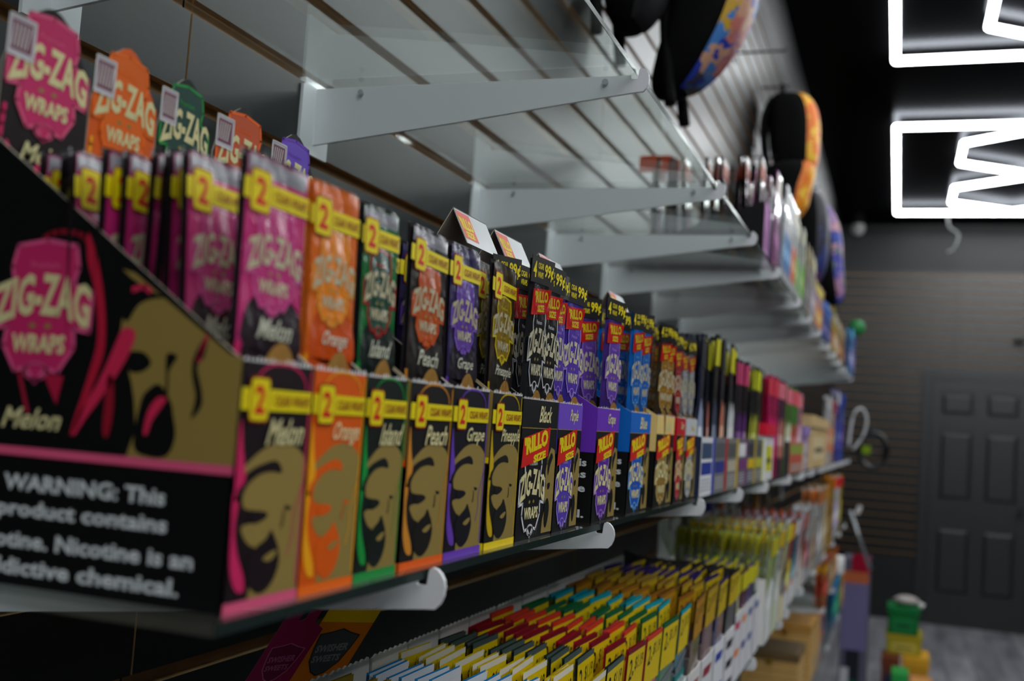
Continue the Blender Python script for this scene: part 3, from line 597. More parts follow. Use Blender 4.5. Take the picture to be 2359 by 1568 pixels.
def tray(y0, w, x0, x1, hf, hb, front, label, zb=TZ, blackwall=False, seed=1, blots=None, grp='white trays on the third shelf'):
    t = thing('pouch_tray', (x1, y0, zb-.001), label, 'tray', grp); D = x1-x0; r = random.Random(seed); th = .0009
    mb = MB(); F = fx(0); mb.slab(F, [(0, 0), (w, 0), (w, hf), (0, hf)], th, card(front), WHITEC)
    for i, c in enumerate(blots or []):
        z = hf*(.88-.8*i/len(blots)); mb.poly(F, [(w*.12, z-hf*.10), (w*(.55+.3*r.random()), z-hf*.12), (w*.9, z-hf*.02), (w*.2, z)], card(c), 1)
    mb.build('front_panel', t)
    mb = MB(); F = fx(-D+th); tp = [(0, 0), (w, 0), (w, hb)]; n = 14
    for k in range(n): tp.append((w-(k+.5)*w/n, hb+(.0022 if k % 2 == 0 else .0002)))
    tp.append((0, hb)); mb.slab(F, tp, th*2.2, WHITEC, WHITEC); mb.build('torn_back_panel', t)
    for k, yy in enumerate((0, w-th)):
        mb = MB(); F = fy(0, yy); hs = hb*.93 if not (blackwall and k) else hb+.012; fm = WHITEC if not (blackwall and k) else M('black_tray_edge', (34, 34, 38), rough=.35)
        mb.slab(F, [(-D, 0), (0, 0), (0, hf if not (blackwall and k) else hb), (-D*.86, hf+.01 if not (blackwall and k) else hb+.004), (-D, hs)], th*(4 if blackwall and k else 1), fm, fm); mb.build('side_panel', t)
    mb = MB(); mb.box(-D+.003, -.001, .001, w-.001, 0, .001, KRAFT); mb.build('base', t)
    return t
ROWS = [  # y centre, strip colour above the tag, body colour, words, description, tray front
 (.695, (150, 130, 40), (140, 116, 30), None, 'olive gold', (210, 206, 196)), (.762, (232, 236, 240), (40, 150, 214), None, 'white and blue wavy', (226, 226, 226)),
 (.832, (226, 222, 208), (226, 200, 20), None, 'all yellow, white edged', (224, 210, 60)), (.900, (74, 90, 86), (44, 60, 50), None, 'dark green', (220, 220, 214)),
 (.972, (122, 16, 30), (190, 30, 50), (('SWISHER', 'SWEETS'), (190, 34, 46)), 'maroon topped', (224, 220, 220)), (1.047, (214, 60, 24), (206, 70, 80), (('SWISHER', 'SWEETS'), (206, 50, 56)), 'red topped', (226, 222, 220)),
 (1.128, (20, 96, 56), (30, 120, 60), (('SWISHER', 'SWEETS'), (90, 120, 40)), 'green foil', (220, 222, 218)), (1.215, (0, 160, 176), (10, 130, 140), (('SWISHER', 'SWEETS'), (20, 140, 136)), 'teal topped', (224, 226, 226)),
 (1.308, (150, 96, 20), (120, 84, 30), None, 'amber brown', (224, 222, 220)), (1.403, (160, 130, 40), (110, 30, 40), None, 'ochre', (222, 222, 224)),
 (1.500, (52, 30, 90), (30, 40, 130), None, 'navy', (226, 228, 232)), (1.600, (40, 36, 40), (34, 34, 40), None, 'black', (224, 224, 228))]
BL = {'navy': [(40, 60, 160), (40, 60, 160)], 'black': [(30, 30, 34), (30, 30, 34), (40, 40, 44)], 'ochre': [(150, 40, 60), (40, 70, 180)], 'teal topped': [(30, 150, 150), (40, 70, 170)], 'green foil': [(90, 130, 40)], 'amber brown': [(150, 60, 60), (190, 120, 60)]}
for ri, (yc, top, body, words, dn, tf) in enumerate(ROWS):
    w = [.058, .058, .060, .058, .064, .066, .070, .078, .084, .086, .088, .090][ri]
    tray(yc-w/2-.003, w+.006, .156, .330, .105, .186, tf, 'white tray with torn back edge holding the %s pouches' % dn, blackwall=(ri == 11), seed=ri, blots=BL.get(dn))
    p = None; n = 13
    for k in range(n):
        x = .3215-.0117*k+random.uniform(-.001, .001)
        if p is None:
            p = cig_pouch(top, body, 'x', w, .190, words, {'white and blue wavy': (230, 232, 236), 'amber brown': (186, 134, 14), 'ochre': (196, 160, 16), 'olive gold': (170, 140, 20), 'navy': (206, 176, 10), 'black': (206, 176, 10)}.get(dn, (226, 196, 6))); p.location = (x, yc, TZ); p.rotation_euler = (random.uniform(-.02, .02), .05, random.uniform(-.05, .05)); p['label'] = '%s cigarillo pouch, first at the front of its row' % dn; p['group'] = 'first pouches of the third shelf rows'  # rear rows' tag yellows darkened: painted shade on top of their own hue
        else:
            copy_tree(p, (x-.003, yc+random.uniform(-.001, .001), TZ+random.uniform(0, .002)), (random.uniform(-.02, .02), random.uniform(-.02, .04), random.uniform(-.05, .05)), '%s cigarillo pouch in the row behind the first one' % dn, 'row of %s pouches' % dn)
# two promotional flaps standing behind the trays
def flap(x, y, z, lean, w, L, base, topc, label, words, emb, notch=False):
    t = thing('header_flap', (x, y, z), label, 'sign'); mb = MB()
    F = ((0, 0, 0), (.8, .6, 0), (lean, .16, 1), (.6, -.8, 0))
    P = [(0, 0), (w, 0), (w, L), (0, L)] if not notch else [(0, 0), (w, 0), (w, L*.55), (w*.72, L*.60), (w*.72, L), (w*.52, L), (w*.46, L*.62), (w*.34, L*.6), (w*.30, L*.95), (0, L*.95), (0, L*.5)]
    mb.slab(F, P, .0008, card(base), card((170, 80, 110) if notch else base))
    if topc: mb.rect(F, 0, L*.54, w, L, card(topc), 1); mb.text(F, '2 CIGARS', w*.5, L*.70, w*.9, L*.10, BLK, 2, shear=.2, bold=.02)
    cx, cy, s = w*.5, L*.30, w*.74
    sh = [(cx+a*s/2, cy+b*s*.62) for a, b in [(-1, .75), (-.5, .85), (0, 1), (.5, .85), (1, .75), (.92, .2), (.75, -.4), (.35, -.85), (0, -1), (-.35, -.85), (-.75, -.4), (-.92, .2)]]
    mb.poly(F, sh, card((84, 86, 88) if emb else (120, 20, 60)), 2); mb.line(F, sh, .0008, card((40, 42, 44) if emb else (190, 100, 140)), 3, True)
    mb.text(F, 'SWISHER', cx, cy+s*.12, s*.78, s*.20, card((150, 152, 154) if emb else (180, 90, 130)), 4, bold=.03, rot=.12); mb.text(F, 'SWEETS', cx, cy-s*.16, s*.66, s*.18, card((150, 152, 154) if emb else (180, 90, 130)), 4, bold=.03, rot=.12)
    mb.build('card', t)
    mb = MB(); mb.slab(((0, 0, -.004), (.8, .6, 0), (lean, .16, 1), (.6, -.8, 0)), [(w*.2, -.02), (w*.8, -.02), (w*.8, .004), (w*.2, .004)], .0008, WHITEC); mb.build('tab', t)
flap(.080, .790, Z0-.232, .50, .043, .105, (244, 134, 20), (250, 204, 8), 'orange card flap with yellow top and grey crest, leaning above the trays', 1, 1)
flap(.066, .742, Z0-.235, .52, .034, .110, (150, 24, 76), None, 'dark magenta card flap with split top beside the orange one', 1, 0, True)
# ------------------------------------------------------------------ generic goods farther along
def pack(w, H, t_, body, label, band_=None, accent=None, name='snack_pouch', cat='pouch', top=None):
    t = thing(name, (0, 0, 0), label, cat); mb = MB(); sachet_shell(mb, w, H, t_, foil(body), 8); F = fx(t_/2+.0002, -w/2)
    if accent:
        mb.poly(F, [(w*.12, H*.20), (w*.86, H*.16), (w*.9, H*.52), (w*.5, H*.60), (w*.1, H*.48)], card(accent), 1)
        mb.poly(F, [(w*.25, H*.30), (w*.75, H*.30), (w*.72, H*.42), (w*.28, H*.42)], card(tuple(min(255, c+90) for c in accent)), 2)
    mb.build('sachet', t)
    mb = MB(); F = fx(t_/2+.0004, -w/2); c = band_ or (200, 200, 200)
    mb.slab(F, [(0, H*.80), (w, H*.80), (w, H*.97), (0, H*.97)], .0003, card(c)); 
    if top: mb.rect(F, 0, H*.93, w, H*.97, card(top), 1)
    mb.build('header_strip', t); return t
def rows(y0, y1, zb, xf, H, w, kinds, grp, deep=2, pitch=.014, jit=.03, th=.006, name='snack_pouch'):
    """columns of pouches side by side along the shelf, a few deep; kinds = (body, band, accent, description)"""
    n = max(1, int((y1-y0)/w)); 
    for i in range(n):
        body, bnd, acc, dn = kinds[i*len(kinds)//n]; yc = y0+(i+.5)*(y1-y0)/n; p = None
        for k in range(deep):
            loc = (xf-k*pitch-th/2-.002, yc, zb); rot = (random.uniform(-jit, jit), random.uniform(-.03, .03), random.uniform(-.08, .08))
            pos = ['near', 'middle', 'far'][min(2, i*3//n)]
            lb = '%s, %s of its run, front one' % (dn, pos if n > 1 else 'only column') if k == 0 else '%s, %s, tucked behind the front one' % (dn, pos+' of its run' if n > 1 else 'only column')
            g = grp+(', front' if k == 0 else ', behind')
            if p is None: p = pack(w*.94, H, th, body, lb, bnd, acc, name); p.location = loc; p.rotation_euler = rot; p['group'] = g
            else: copy_tree(p, loc, rot, lb, g)
def simple_tray(y0, y1, zb, x0, x1, hf, cols, label, hb=None, side=(60, 60, 64), grp=None, stripes=None):
    t = thing('counter_carton', (x1, y0, zb), label, 'carton', grp); D = x1-x0; W = y1-y0; hb = hb or hf*1.5; th = .0012
    mb = MB(); F = fx(0); mb.slab(F, [(0, 0), (W, 0), (W, hf), (0, hf)], th, card(cols[0]), WHITEC)
    mb.rect(F, W*.06, hf*.62, W*.80, hf*.90, card(cols[1]), 1); mb.rect(F, W*.06, hf*.34, W*.80, hf*.56, card(cols[2]), 1); mb.rect(F, W*.84, 0, W, hf, card(cols[-1]), 1)
    for k in range(4): mb.rect(F, W*.10, hf*(.06+.06*k), W*.74, hf*(.085+.06*k), card((180, 180, 184)), 1)
    mb.build('front_panel', t)
    for yy in (0, W-th): mb = MB(); mb.slab(fy(0, yy), [(-D, 0), (0, 0), (0, hf), (-D, hb)], th, card(side), WHITEC); mb.build('side_panel', t)
    mb = MB(); mb.slab(fx(-D+th), [(0, 0), (W, 0), (W, hb), (0, hb)], th, card(side), WHITEC); mb.build('back_panel', t)
    return t
def box_item(name, x0, x1, y0, y1, z0, z1, body, lid, label, cat='box', accent=(220, 220, 220), mat=None):
    t = thing(name, (x0, y0, z0), label, cat); dx, dy, dz = x1-x0, y1-y0, z1-z0; bm_ = mat or card(body); e = min(dx, dy, dz)*.04
    mb = MB(); zl = dz*.78
    mb.slab(((0, 0, 0), (1, 0, 0), (0, 1, 0), (0, 0, 1)), [(e, 0), (dx-e, 0), (dx, e), (dx, dy-e), (dx-e, dy), (e, dy), (0, dy-e), (0, e)], -zl, bm_)
    mb.rect(fy(0, 0), dx*.15, dz*.14, dx*.85, dz*.60, card(accent), 1); mb.rect(fx(dx), dy*.15, dz*.14, dy*.85, dz*.60, card(accent), 1)
    mb.rect(fy(0, 0), dx*.25, dz*.28, dx*.75, dz*.38, card(tuple(int(c*.5) for c in accent)), 2); mb.rect(fx(dx), dy*.25, dz*.28, dy*.75, dz*.38, card(tuple(int(c*.5) for c in accent)), 2)
    mb.build('body', t)
    mb = MB(); mb.slab(((0, 0, zl+.0004), (1, 0, 0), (0, 1, 0), (0, 0, 1)), [(0, -e), (dx, -e), (dx+e, 0), (dx+e, dy), (dx, dy+e), (0, dy+e), (-e, dy), (-e, 0)], -(dz-zl), mat or card(lid)); mb.build('lid', t)
    return t
SZ = ZL+.0066; UZ = ZU+.0066
# middle shelf beyond the red label cartons
seg = [(1.375, 1.485, [(224, 226, 230), (60, 80, 110), (40, 60, 150), (50, 66, 180)], 'white and blue', (40, 50, 80)), (1.487, 1.60, [(120, 120, 122), (90, 92, 96), (50, 60, 140), (190, 24, 34)], 'grey and red', (40, 40, 44)),
       (1.602, 1.715, [(130, 126, 118), (90, 90, 92), (190, 180, 160), (222, 190, 30)], 'grey and yellow', (40, 40, 44)), (1.717, 1.825, [(110, 100, 110), (230, 230, 230), (120, 60, 120), (130, 50, 130)], 'grey and purple', (40, 40, 44)),
       (1.827, 1.935, [(90, 96, 100), (60, 60, 64), (226, 190, 20), (216, 180, 30)], 'grey and amber', (40, 40, 44)), (1.937, 2.05, [(110, 112, 100), (90, 90, 90), (200, 200, 60), (200, 204, 20)], 'grey and lime', (50, 50, 54))]
for a, b, cols, dn, sd in seg: simple_tray(a, b, SZ, .18, .312, .074, cols, 'small-print %s counter carton on the middle shelf' % dn, .09, sd, 'small-print cartons on the middle shelf')
rows(1.38, 1.49, SZ+.001, .305, .205, .034, [((28, 34, 60), (30, 32, 34), (150, 160, 190), 'black pouch with pale blue print'), ((30, 34, 44), (190, 186, 20), (190, 110, 100), 'black pouch with salmon print')], 'black pouches with pale print', 3, jit=.11)
rows(1.49, 1.71, SZ+.001, .305, .215, .036, [((20, 24, 26), (206, 200, 20), (60, 70, 90), 'black pouch with yellow head strip'), ((34, 30, 40), (40, 42, 40), (200, 120, 90), 'black pouch with orange stick print'), ((16, 18, 20), (214, 206, 20), (220, 222, 224), 'black pouch with white stripe')], 'black pouches with yellow heads', 3, jit=.11)
rows(1.72, 2.04, SZ+.001, .305, .200, .036, [((26, 22, 30), (200, 60, 110), (90, 40, 110), 'black pouch with purple print'), ((20, 24, 20), (206, 210, 30), (190, 190, 60), 'black pouch with olive print'), ((18, 20, 22), (214, 214, 40), (120, 130, 70), 'black pouch with lime head strip')], 'black pouches with lime heads', 3, jit=.11)
box_item('white_carton', .20, .314, 2.055, 2.20, SZ, SZ+.105, (226, 226, 226), (220, 30, 60), 'white carton with yellow shelf ticket beside the pink pouches', 'carton', (214, 210, 30))
rows(2.21, 2.50, SZ, .305, .205, .050, [((190, 10, 90), (226, 60, 80), (236, 30, 120), 'hot pink pouch'), ((90, 40, 70), (230, 120, 140), (200, 120, 110), 'dusky pink pouch with pink head')], 'pink pouches on the middle shelf', 3)
rows(2.50, 2.98, SZ, .305, .200, .052, [((90, 130, 50), (240, 120, 140), (226, 226, 190), 'green and cream pouch with pink head'), ((80, 150, 60), (236, 90, 110), (210, 60, 80), 'leaf green pouch with red print'), ((200, 120, 150), (240, 140, 150), (240, 200, 210), 'pale pink pouch')], 'green and pink pouches on the middle shelf', 3, jit=.11)
simple_tray(2.52, 2.96, SZ, .20, .316, .072, [(190, 120, 90), (150, 170, 70), (200, 90, 70), (210, 200, 180)], 'terracotta and green counter carton under the pink headed pouches', .08)
box_item('lilac_box', .20, .31, 3.0, 3.13, SZ, SZ+.115, (160, 130, 180), (150, 130, 190), 'lilac box standing before the tan box on the middle shelf', 'box', (190, 180, 210))
WOODL = M('pale_tan_wood', (222, 190, 130), rough=.55, bump=.1, bscale=14, stretch=(1, 1, 8), vary=.25)
box_item('tan_box', .18, .312, 3.18, 3.92, SZ, SZ+.150, (214, 184, 130), (214, 184, 130), 'wide pale tan box on the middle shelf', 'box', (226, 204, 160), WOODL)
rows(4.0, 4.42, SZ, .308, .240, .05, [((224, 226, 228), (220, 220, 222), (230, 110, 60), 'white stick pack with orange foot'), ((226, 190, 170), (200, 40, 40), (226, 140, 60), 'white and orange pack with red head')], 'tall white packs on the middle shelf', 2)
rows(4.45, 5.2, SZ, .31, .29, .07, [((90, 70, 170), (224, 226, 232), (70, 110, 210), 'tall violet blue pack with white head'), ((60, 100, 200), (30, 80, 220), (120, 80, 180), 'tall blue pack')], 'tall blue packs at the shelf end', 2)
# upper shelf goods beyond the empty stretch
simple_tray(1.985, 2.075, UZ, .05, .300, .120, [(150, 40, 150), (160, 50, 160), (140, 34, 140), (150, 40, 150)], 'purple fronted carton, nearest goods on the upper glass shelf', .025, (18, 18, 20))
p = pack(.062, .205, .012, (16, 16, 18), 'dark pouch with copper and white top standing edge-on in the purple fronted carton', (190, 80, 50), (110, 30, 100), top=(226, 214, 206)); p.location = (.282, 2.03, UZ+.001); p['group'] = 'edge-on dark pouches on the upper shelf'
for k in range(1, 10): copy_tree(p, (.282-.0215*k, 2.03, UZ+.001), (random.uniform(-.03, .03), random.uniform(-.08, .08), random.uniform(-.05, .05)))
tt = thing('header_card', (.085, 2.01, UZ), 'orange header card at the back of the first upper shelf carton', 'sign'); mb = MB(); mb.slab(fy(0), [(-.03, .180), (.05, .180), (.05, .20), (.03, .212), (-.03, .212)], .001, card((214, 70, 20)), WHITEC); mb.build('card', tt)
mb = MB(); mb.slab(fy(0, .004), [(-.004, 0), (.004, 0), (.004, .19), (-.004, .19)], .001, KRAFT); mb.build('support', tt)
rows(2.085, 2.22, UZ, .308, .20, .045, [((140, 20, 120), (226, 214, 206), (110, 20, 100), 'purple pouch with cream head')], 'purple pouches on the upper shelf', 4, .02)
rows(2.23, 2.52, UZ, .309, .205, .055, [((206, 210, 216), (224, 226, 226), (60, 120, 180), 'white pouch with blue splash'), ((210, 212, 214), (230, 226, 210), (220, 110, 70), 'white pouch with orange splash')], 'white splash pouches on the upper shelf', 3, .02)
rows(2.53, 2.80, UZ, .309, .200, .055, [((204, 212, 206), (226, 224, 196), (120, 200, 40), 'white pouch with green splash')], 'white and green pouches on the upper shelf', 3, .02)
rows(2.82, 3.15, UZ, .309, .19, .06, [((196, 190, 176), (226, 214, 170), (170, 160, 190), 'cream pouch with lilac print')], 'cream pouches on the upper shelf', 3, .02)
rows(3.17, 3.52, UZ, .309, .15, .065, [((214, 170, 180), (226, 210, 90), (226, 150, 60), 'pale pink pouch with yellow head strip')], 'pale pink pouches on the upper shelf', 2)
rows(3.54, 3.95, UZ, .309, .14, .075, [((20, 90, 190), (40, 110, 200), (60, 60, 120), 'strong blue pouch')], 'strong blue pouches on the upper shelf', 2)
rows(3.97, 4.45, UZ, .309, .17, .07, [((214, 190, 60), (214, 206, 150), (190, 90, 50), 'mustard yellow pouch'), ((200, 170, 60), (190, 190, 180), (210, 200, 170), 'yellow and grey pouch')], 'mustard pouches on the upper shelf', 2)
rows(4.47, 5.0, UZ, .309, .17, .075, [((176, 130, 60), (190, 170, 140), (150, 90, 50), 'brown kraft pouch'), ((190, 150, 70), (170, 150, 110), (130, 80, 50), 'tan kraft pouch')], 'kraft pouches on the upper shelf', 2)
rows(5.02, 5.5, UZ, .33, .20, .08, [((80, 150, 210), (110, 190, 230), (150, 150, 210), 'sky blue pouch'), ((110, 130, 210), (40, 60, 170), (150, 140, 210), 'periwinkle pouch')], 'sky blue pouches at the upper shelf end', 2)
# third shelf beyond the black tray
more = [(1.72, 'green and lime', (40, 110, 60), (150, 160, 40)), (1.80, 'dark plum', (110, 10, 60), (90, 20, 60)), (1.88, 'violet grey', (90, 80, 120), (100, 90, 140)), (1.965, 'bottle green', (30, 90, 50), (60, 100, 60))]
for i, (y0, dn, top, body) in enumerate(more):
    tray(y0-.004, .078, .16, .320, .105, .15, (220, 220, 224), 'white tray holding %s pouches beyond the black tray' % dn, seed=30+i, blots=[(200, 40, 90), (236, 130, 30), (50, 50, 140), (40, 70, 150)][i:i+2])
    rows(y0, y0+.07, TZ, .318, .165, .07, [(body, (206, 196, 20), top, dn+' cigarillo pouch with yellow head strip')], dn+' pouches beyond the black tray', 7, .018)
def xrow(yc, x0, x1, zb, H, w, body, bnd, acc, dn, grp, n):
    p = pack(w, H, .007, body, 'x', bnd, acc, 'cigarillo_pouch')
    for k in range(n):
        loc = (x1-(x1-x0)*k/(n-1), yc, zb); rot = (random.uniform(-.03, .03), .08, random.uniform(-.06, .06)); lb = ('%s, first at the front of its row' if k == 0 else '%s, in the row behind the first') % dn
        if k == 0: p.location = loc; p.rotation_euler = rot; p['label'] = lb; p['group'] = grp
        else: copy_tree(p, loc, rot, lb, grp+', behind')
tray(2.08, .09, .12, .326, .12, .205, (226, 228, 224), 'white tray of green and white pouches, tallest on the third shelf', seed=41, blots=[(120, 160, 60)])
xrow(2.125, .135, .318, TZ, .202, .08, (176, 196, 120), (196, 186, 40), (236, 240, 236), 'pale green pouch with white label', 'green and white pouches', 13)
tray(2.20, .09, .12, .326, .10, .200, (206, 214, 180), 'pale green tray behind the tall green and white one', seed=42, blots=[(150, 190, 70)])
xrow(2.245, .135, .318, TZ, .208, .08, (196, 206, 190), (226, 190, 20), (220, 224, 210), 'white pouch with amber head strip', 'amber headed pouches', 11)
tray(2.34, .10, .14, .326, .11, .205, (226, 214, 170), 'cream tray beyond the green ones on the third shelf', seed=43, blots=[(40, 50, 130)])
xrow(2.39, .15, .318, TZ, .207, .08, (206, 196, 150), (214, 206, 60), (60, 60, 70), 'cream pouch with grey print', 'cream pouches', 10)
cl = [((190, 40, 40), (226, 160, 30), (226, 190, 40), 'red pouch with amber head'), ((40, 110, 130), (226, 226, 220), (60, 140, 150), 'teal pouch'), ((226, 200, 210), (230, 190, 200), (226, 214, 214), 'pale rose pouch'), ((150, 70, 30), (206, 90, 40), (170, 90, 40), 'rust brown pouch')]
for i, y in enumerate((2.52, 2.66, 2.80, 2.94)):
    tray(y-.045, .09, .14, .322, .12, .20, [(214, 216, 222), (226, 224, 226), (206, 210, 214), (216, 206, 196)][i], ['white blue-spotted', 'white plum-spotted', 'white orange-spotted', 'greyish rust-spotted'][i]+' tray on the third shelf far stretch', seed=50+i, blots=[(60, 60, 150), (130, 40, 90), (226, 120, 40), (140, 70, 40)][i:i+2])
    xrow(y, .155, .314, TZ, .20, .08, cl[i][0], cl[i][1], cl[i][2], cl[i][3], cl[i][3].split(' ')[0]+' pouches far along', 8)
rows(3.02, 3.40, TZ, .325, .20, .062, [((224, 226, 230), (200, 204, 206), (150, 30, 50), 'white pouch with crimson print'), ((216, 206, 190), (190, 190, 190), (170, 120, 70), 'cream pouch with brown print')], 'white pouches far along the third shelf', 3, .02)
rows(3.42, 3.95, TZ, .327, .235, .07, [((206, 206, 206), (214, 120, 30), (200, 196, 190), 'grey white pouch with orange head'), ((222, 196, 150), (206, 150, 60), (200, 170, 120), 'tan pouch far along')], 'tan pouches far along the third shelf', 3, .02)
rows(3.97, 4.30, TZ, .325, .26, .07, [((200, 150, 40), (226, 140, 20), (120, 90, 40), 'amber pouch far along')], 'amber pouches far along the third shelf', 2, .02)
rows(4.42, 4.98, TZ, .322, .245, .08, [((226, 228, 236), (214, 20, 40), (190, 180, 220), 'tall white pouch with red head'), ((214, 180, 10), (226, 30, 30), (226, 200, 20), 'tall yellow pouch with red head')], 'tall pouches near the end of the third shelf', 2, .02)
# goods hanging on the wall above the third shelf
def hang(x, y, z, w, H, body, bnd, acc, lb):
    p = pack(w, H, .02, body, lb, bnd, acc, 'hanging_pack', 'packet'); p.location = (x, y, z)
    mb = MB(); mb.tube([(-x+.002, 0, H+.006), (.03, 0, H+.006), (.036, 0, H+.012)], .0022, CHROME, 6); mb.build('peg_hook', p)
for x, y, z, w, H, a, b, c, lb in [(.10, 2.62, Z0-.305, .09, .17, (90, 96, 110), (120, 120, 120), (60, 60, 70), 'grey pack hanging on the wall under the middle shelf'), (.10, 2.80, Z0-.30, .09, .17, (40, 60, 160), (60, 80, 170), (30, 40, 140), 'blue pack hanging on the wall under the middle shelf'),
    (.10, 3.0, Z0-.30, .08, .17, (200, 110, 40), (190, 140, 60), (220, 130, 50), 'orange pack hanging on the wall beside the blue one'), (.10, 3.2, Z0-.30, .08, .18, (20, 110, 110), (30, 120, 110), (60, 140, 130), 'teal pack hanging on the wall beside the orange one'),
    (.10, 3.45, Z0-.28, .09, .17, (150, 140, 130), (170, 160, 150), (120, 110, 100), 'taupe pack hanging on the wall'), (.10, 3.75, Z0-.30, .10, .20, (190, 140, 70), (200, 150, 80), (170, 120, 60), 'kraft brown pack hanging on the wall, widest of its run'),
    (.10, 4.05, Z0-.28, .10, .18, (110, 96, 80), (120, 110, 90), (90, 80, 70), 'dark taupe pack hanging on the wall far along'), (.12, 4.40, Z0-.24, .10, .16, (206, 206, 206), (230, 230, 230), (60, 60, 120), 'white and navy pack hanging on the wall at the end')]:
    hang(x, y, z, w, H, a, b, c, lb)
# lower shelves: wooden boxes, bright packs
SLAT = M('honey_wood_slats', (222, 176, 100), rough=.55, bump=.25, bscale=10, stretch=(1, 1, 14), vary=.3)
def crate(x0, x1, y0, y1, z0, z1, label, lid=(60, 48, 34)):
    t = thing('cigar_box', (x0, y0, z0), label, 'wooden box'); dx, dy, dz = x1-x0, y1-y0, z1-z0; zl = dz*.86
    mb = MB(); mb.box(0, dx, 0, dy, 0, zl, SLAT)
    for k in range(6): mb.rect(fy(0, 0), .004, zl*(k+.9)/6.2, dx-.004, zl*(k+.9)/6.2+.0012, card((120, 84, 40)), 1)
    mb.build('body', t); mb = MB(); mb.box(-.002, dx+.002, -.002, dy+.002, zl+.0005, dz, card(lid)); mb.box(.01, dx-.01, .01, dy-.01, dz, dz+.002, card(tuple(int(c*.8) for c in lid))); mb.build('lid', t)
    mb = MB(); mb.box(dx*.45, dx*.55, -.006, -.001, zl-.01, zl+.006, M('brass', (190, 150, 70), rough=.3, metal=1)); mb.build('latch', t)
crate(.150, .306, 3.20, 3.42, Z5+.007, Z5+.165, 'honey wooden box with dark lid, nearest on the low shelf', (110, 90, 60))
crate(.150, .310, 3.60, 3.84, Z5+.007, Z5+.185, 'honey wooden box with light lid behind the nearest one', (190, 140, 70))
crate(.140, .30, 4.05, 4.28, Z5+.007, Z5+.175, 'amber wooden box third along the low shelf', (200, 130, 60))
box_item('bright_carton', .10, .29, 4.40, 4.62, Z5+.007, Z5+.130, (206, 80, 40), (200, 70, 40), 'orange red carton on the low shelf behind the wooden boxes', 'carton', (60, 60, 140))
box_item('bright_carton', .12, .30, 2.66, 2.86, Z5+.007, Z5+.115, (190, 190, 120), (150, 170, 90), 'flat olive carton at the near end of the low shelf', 'carton', (214, 200, 150))
rows(4.66, 5.2, Z5+.007, .325, .20, .075, [((30, 130, 200), (40, 150, 210), (30, 160, 110), 'bright azure pouch'), ((60, 190, 190), (80, 200, 190), (30, 150, 90), 'aqua pouch')], 'azure pouches on the low shelf', 2, .02)
rows(5.22, 5.5, Z5+.007, .33, .20, .07, [((226, 180, 90), (226, 200, 40), (226, 150, 60), 'apricot pouch on the low shelf')], 'apricot pouches on the low shelf', 2, .02)
rows(4.0, 4.9, Z4+.007, .32, .13, .075, [((226, 110, 40), (226, 180, 20), (200, 40, 30), 'orange pouch with yellow head'), ((222, 200, 170), (206, 60, 40), (220, 170, 120), 'buff pouch with red head'), ((226, 196, 40), (210, 60, 40), (220, 120, 40), 'yellow pouch with red head')], 'warm coloured pouches on the fourth shelf', 2, .02)
def cup(x, y, z, r, h, lb):
    t = thing('paper_roll', (x, y, z), lb, 'roll'); mb = MB(); mb.tube([(0, 0, 0), (0, 0, .004), (0, 0, h-.004), (0, 0, h)], [r*.94, r, r, r*.94], WHITEC, 20); mb.build('roll', t, True)
    mb = MB(); mb.tube([(0, 0, h-.002), (0, 0, h+.001)], r*.4, KRAFT, 12); mb.build('core', t)
cup(.300, 5.02, Z4+.007, .045, .075, 'white paper roll on the fourth shelf near the end'); cup(.21, 5.08, Z4+.007, .04, .06, 'smaller white paper roll beside the larger one, nearer the wall')
# ------------------------------------------------------------------ bags hung high on the wall
def bag(cx, cy, cz, rx, ry, rz, pr_mat, label, lean=0, pz=(-.75, .8), strap=True, group=None, trim=None):
    t = thing('backpack', (cx, cy, cz), label, 'backpack', group); CL = M('black_bag_cloth', (7, 7, 8), rough=.8, spec=.1, bump=.3, bscale=25)
    def body(u, v, k=1.0):
        th = 2*PI*u; ph = -PI/2+PI*v; c = math.cos(ph); s = math.sin(ph); e = .6
        f = lambda a: math.copysign(abs(a)**e, a); tp = 1-.18*max(0, -s)
        return (rx*k*f(math.cos(th))*abs(c)**e*tp+lean*rz*s, ry*k*f(math.sin(th))*abs(c)**e*tp, rz*k*f(s))
    mb = MB(); mb.grid(body, 40, 24, CL); mb.build('body', t, True)
    def pocket(u, v):
        uu = -.14+.28*u; vv = (pz[0]+1)/2+(pz[1]-pz[0])/2*v; p = body(uu % 1.0, vv); b = math.sin(PI*u)**.5*math.sin(PI*v)**.5
        return (p[0]+.004+.022*b, p[1], p[2])
    mb = MB(); mb.grid(pocket, 20, 24, pr_mat); mb.build('front_pocket', t, True)
    if trim:
        mb = MB(); mb.tube([Vector(pocket(u, v))+Vector((.003, 0, 0)) for u, v in [(0, k/10) for k in range(11)]+[(k/10, 1) for k in range(11)]+[(1, 1-k/10) for k in range(11)]+[(1-k/10, 0) for k in range(11)]], .004, trim, 6); mb.build('piping', t, True)
    for s_ in (-1, 1):
        mb = MB(); mb.tube(smooth2([(-rx*.9, s_*ry*.45, rz*.85), (-rx*1.25, s_*ry*.6, rz*.3), (-rx*1.1, s_*ry*.7, -rz*.5), (-rx*.8, s_*ry*.8, -rz*1.15)], 5, False), .011, CL, 8); mb.build('shoulder_strap', t, True)
    mb = MB(); mb.tube(smooth2([(-rx*.5, -ry*.2, rz*.98), (-rx*.5, -ry*.1, rz*1.18), (-rx*.5, ry*.1, rz*1.18), (-rx*.5, ry*.2, rz*.98)], 5, False), .007, CL, 8); mb.build('top_handle', t, True)
    mb = MB(); mb.tube([(-cx+.003, 0, rz*1.16), (-rx*.3, 0, rz*1.16), (-rx*.1, 0, rz*1.2)], .004, DARKM, 6); mb.build('wall_hook', t)
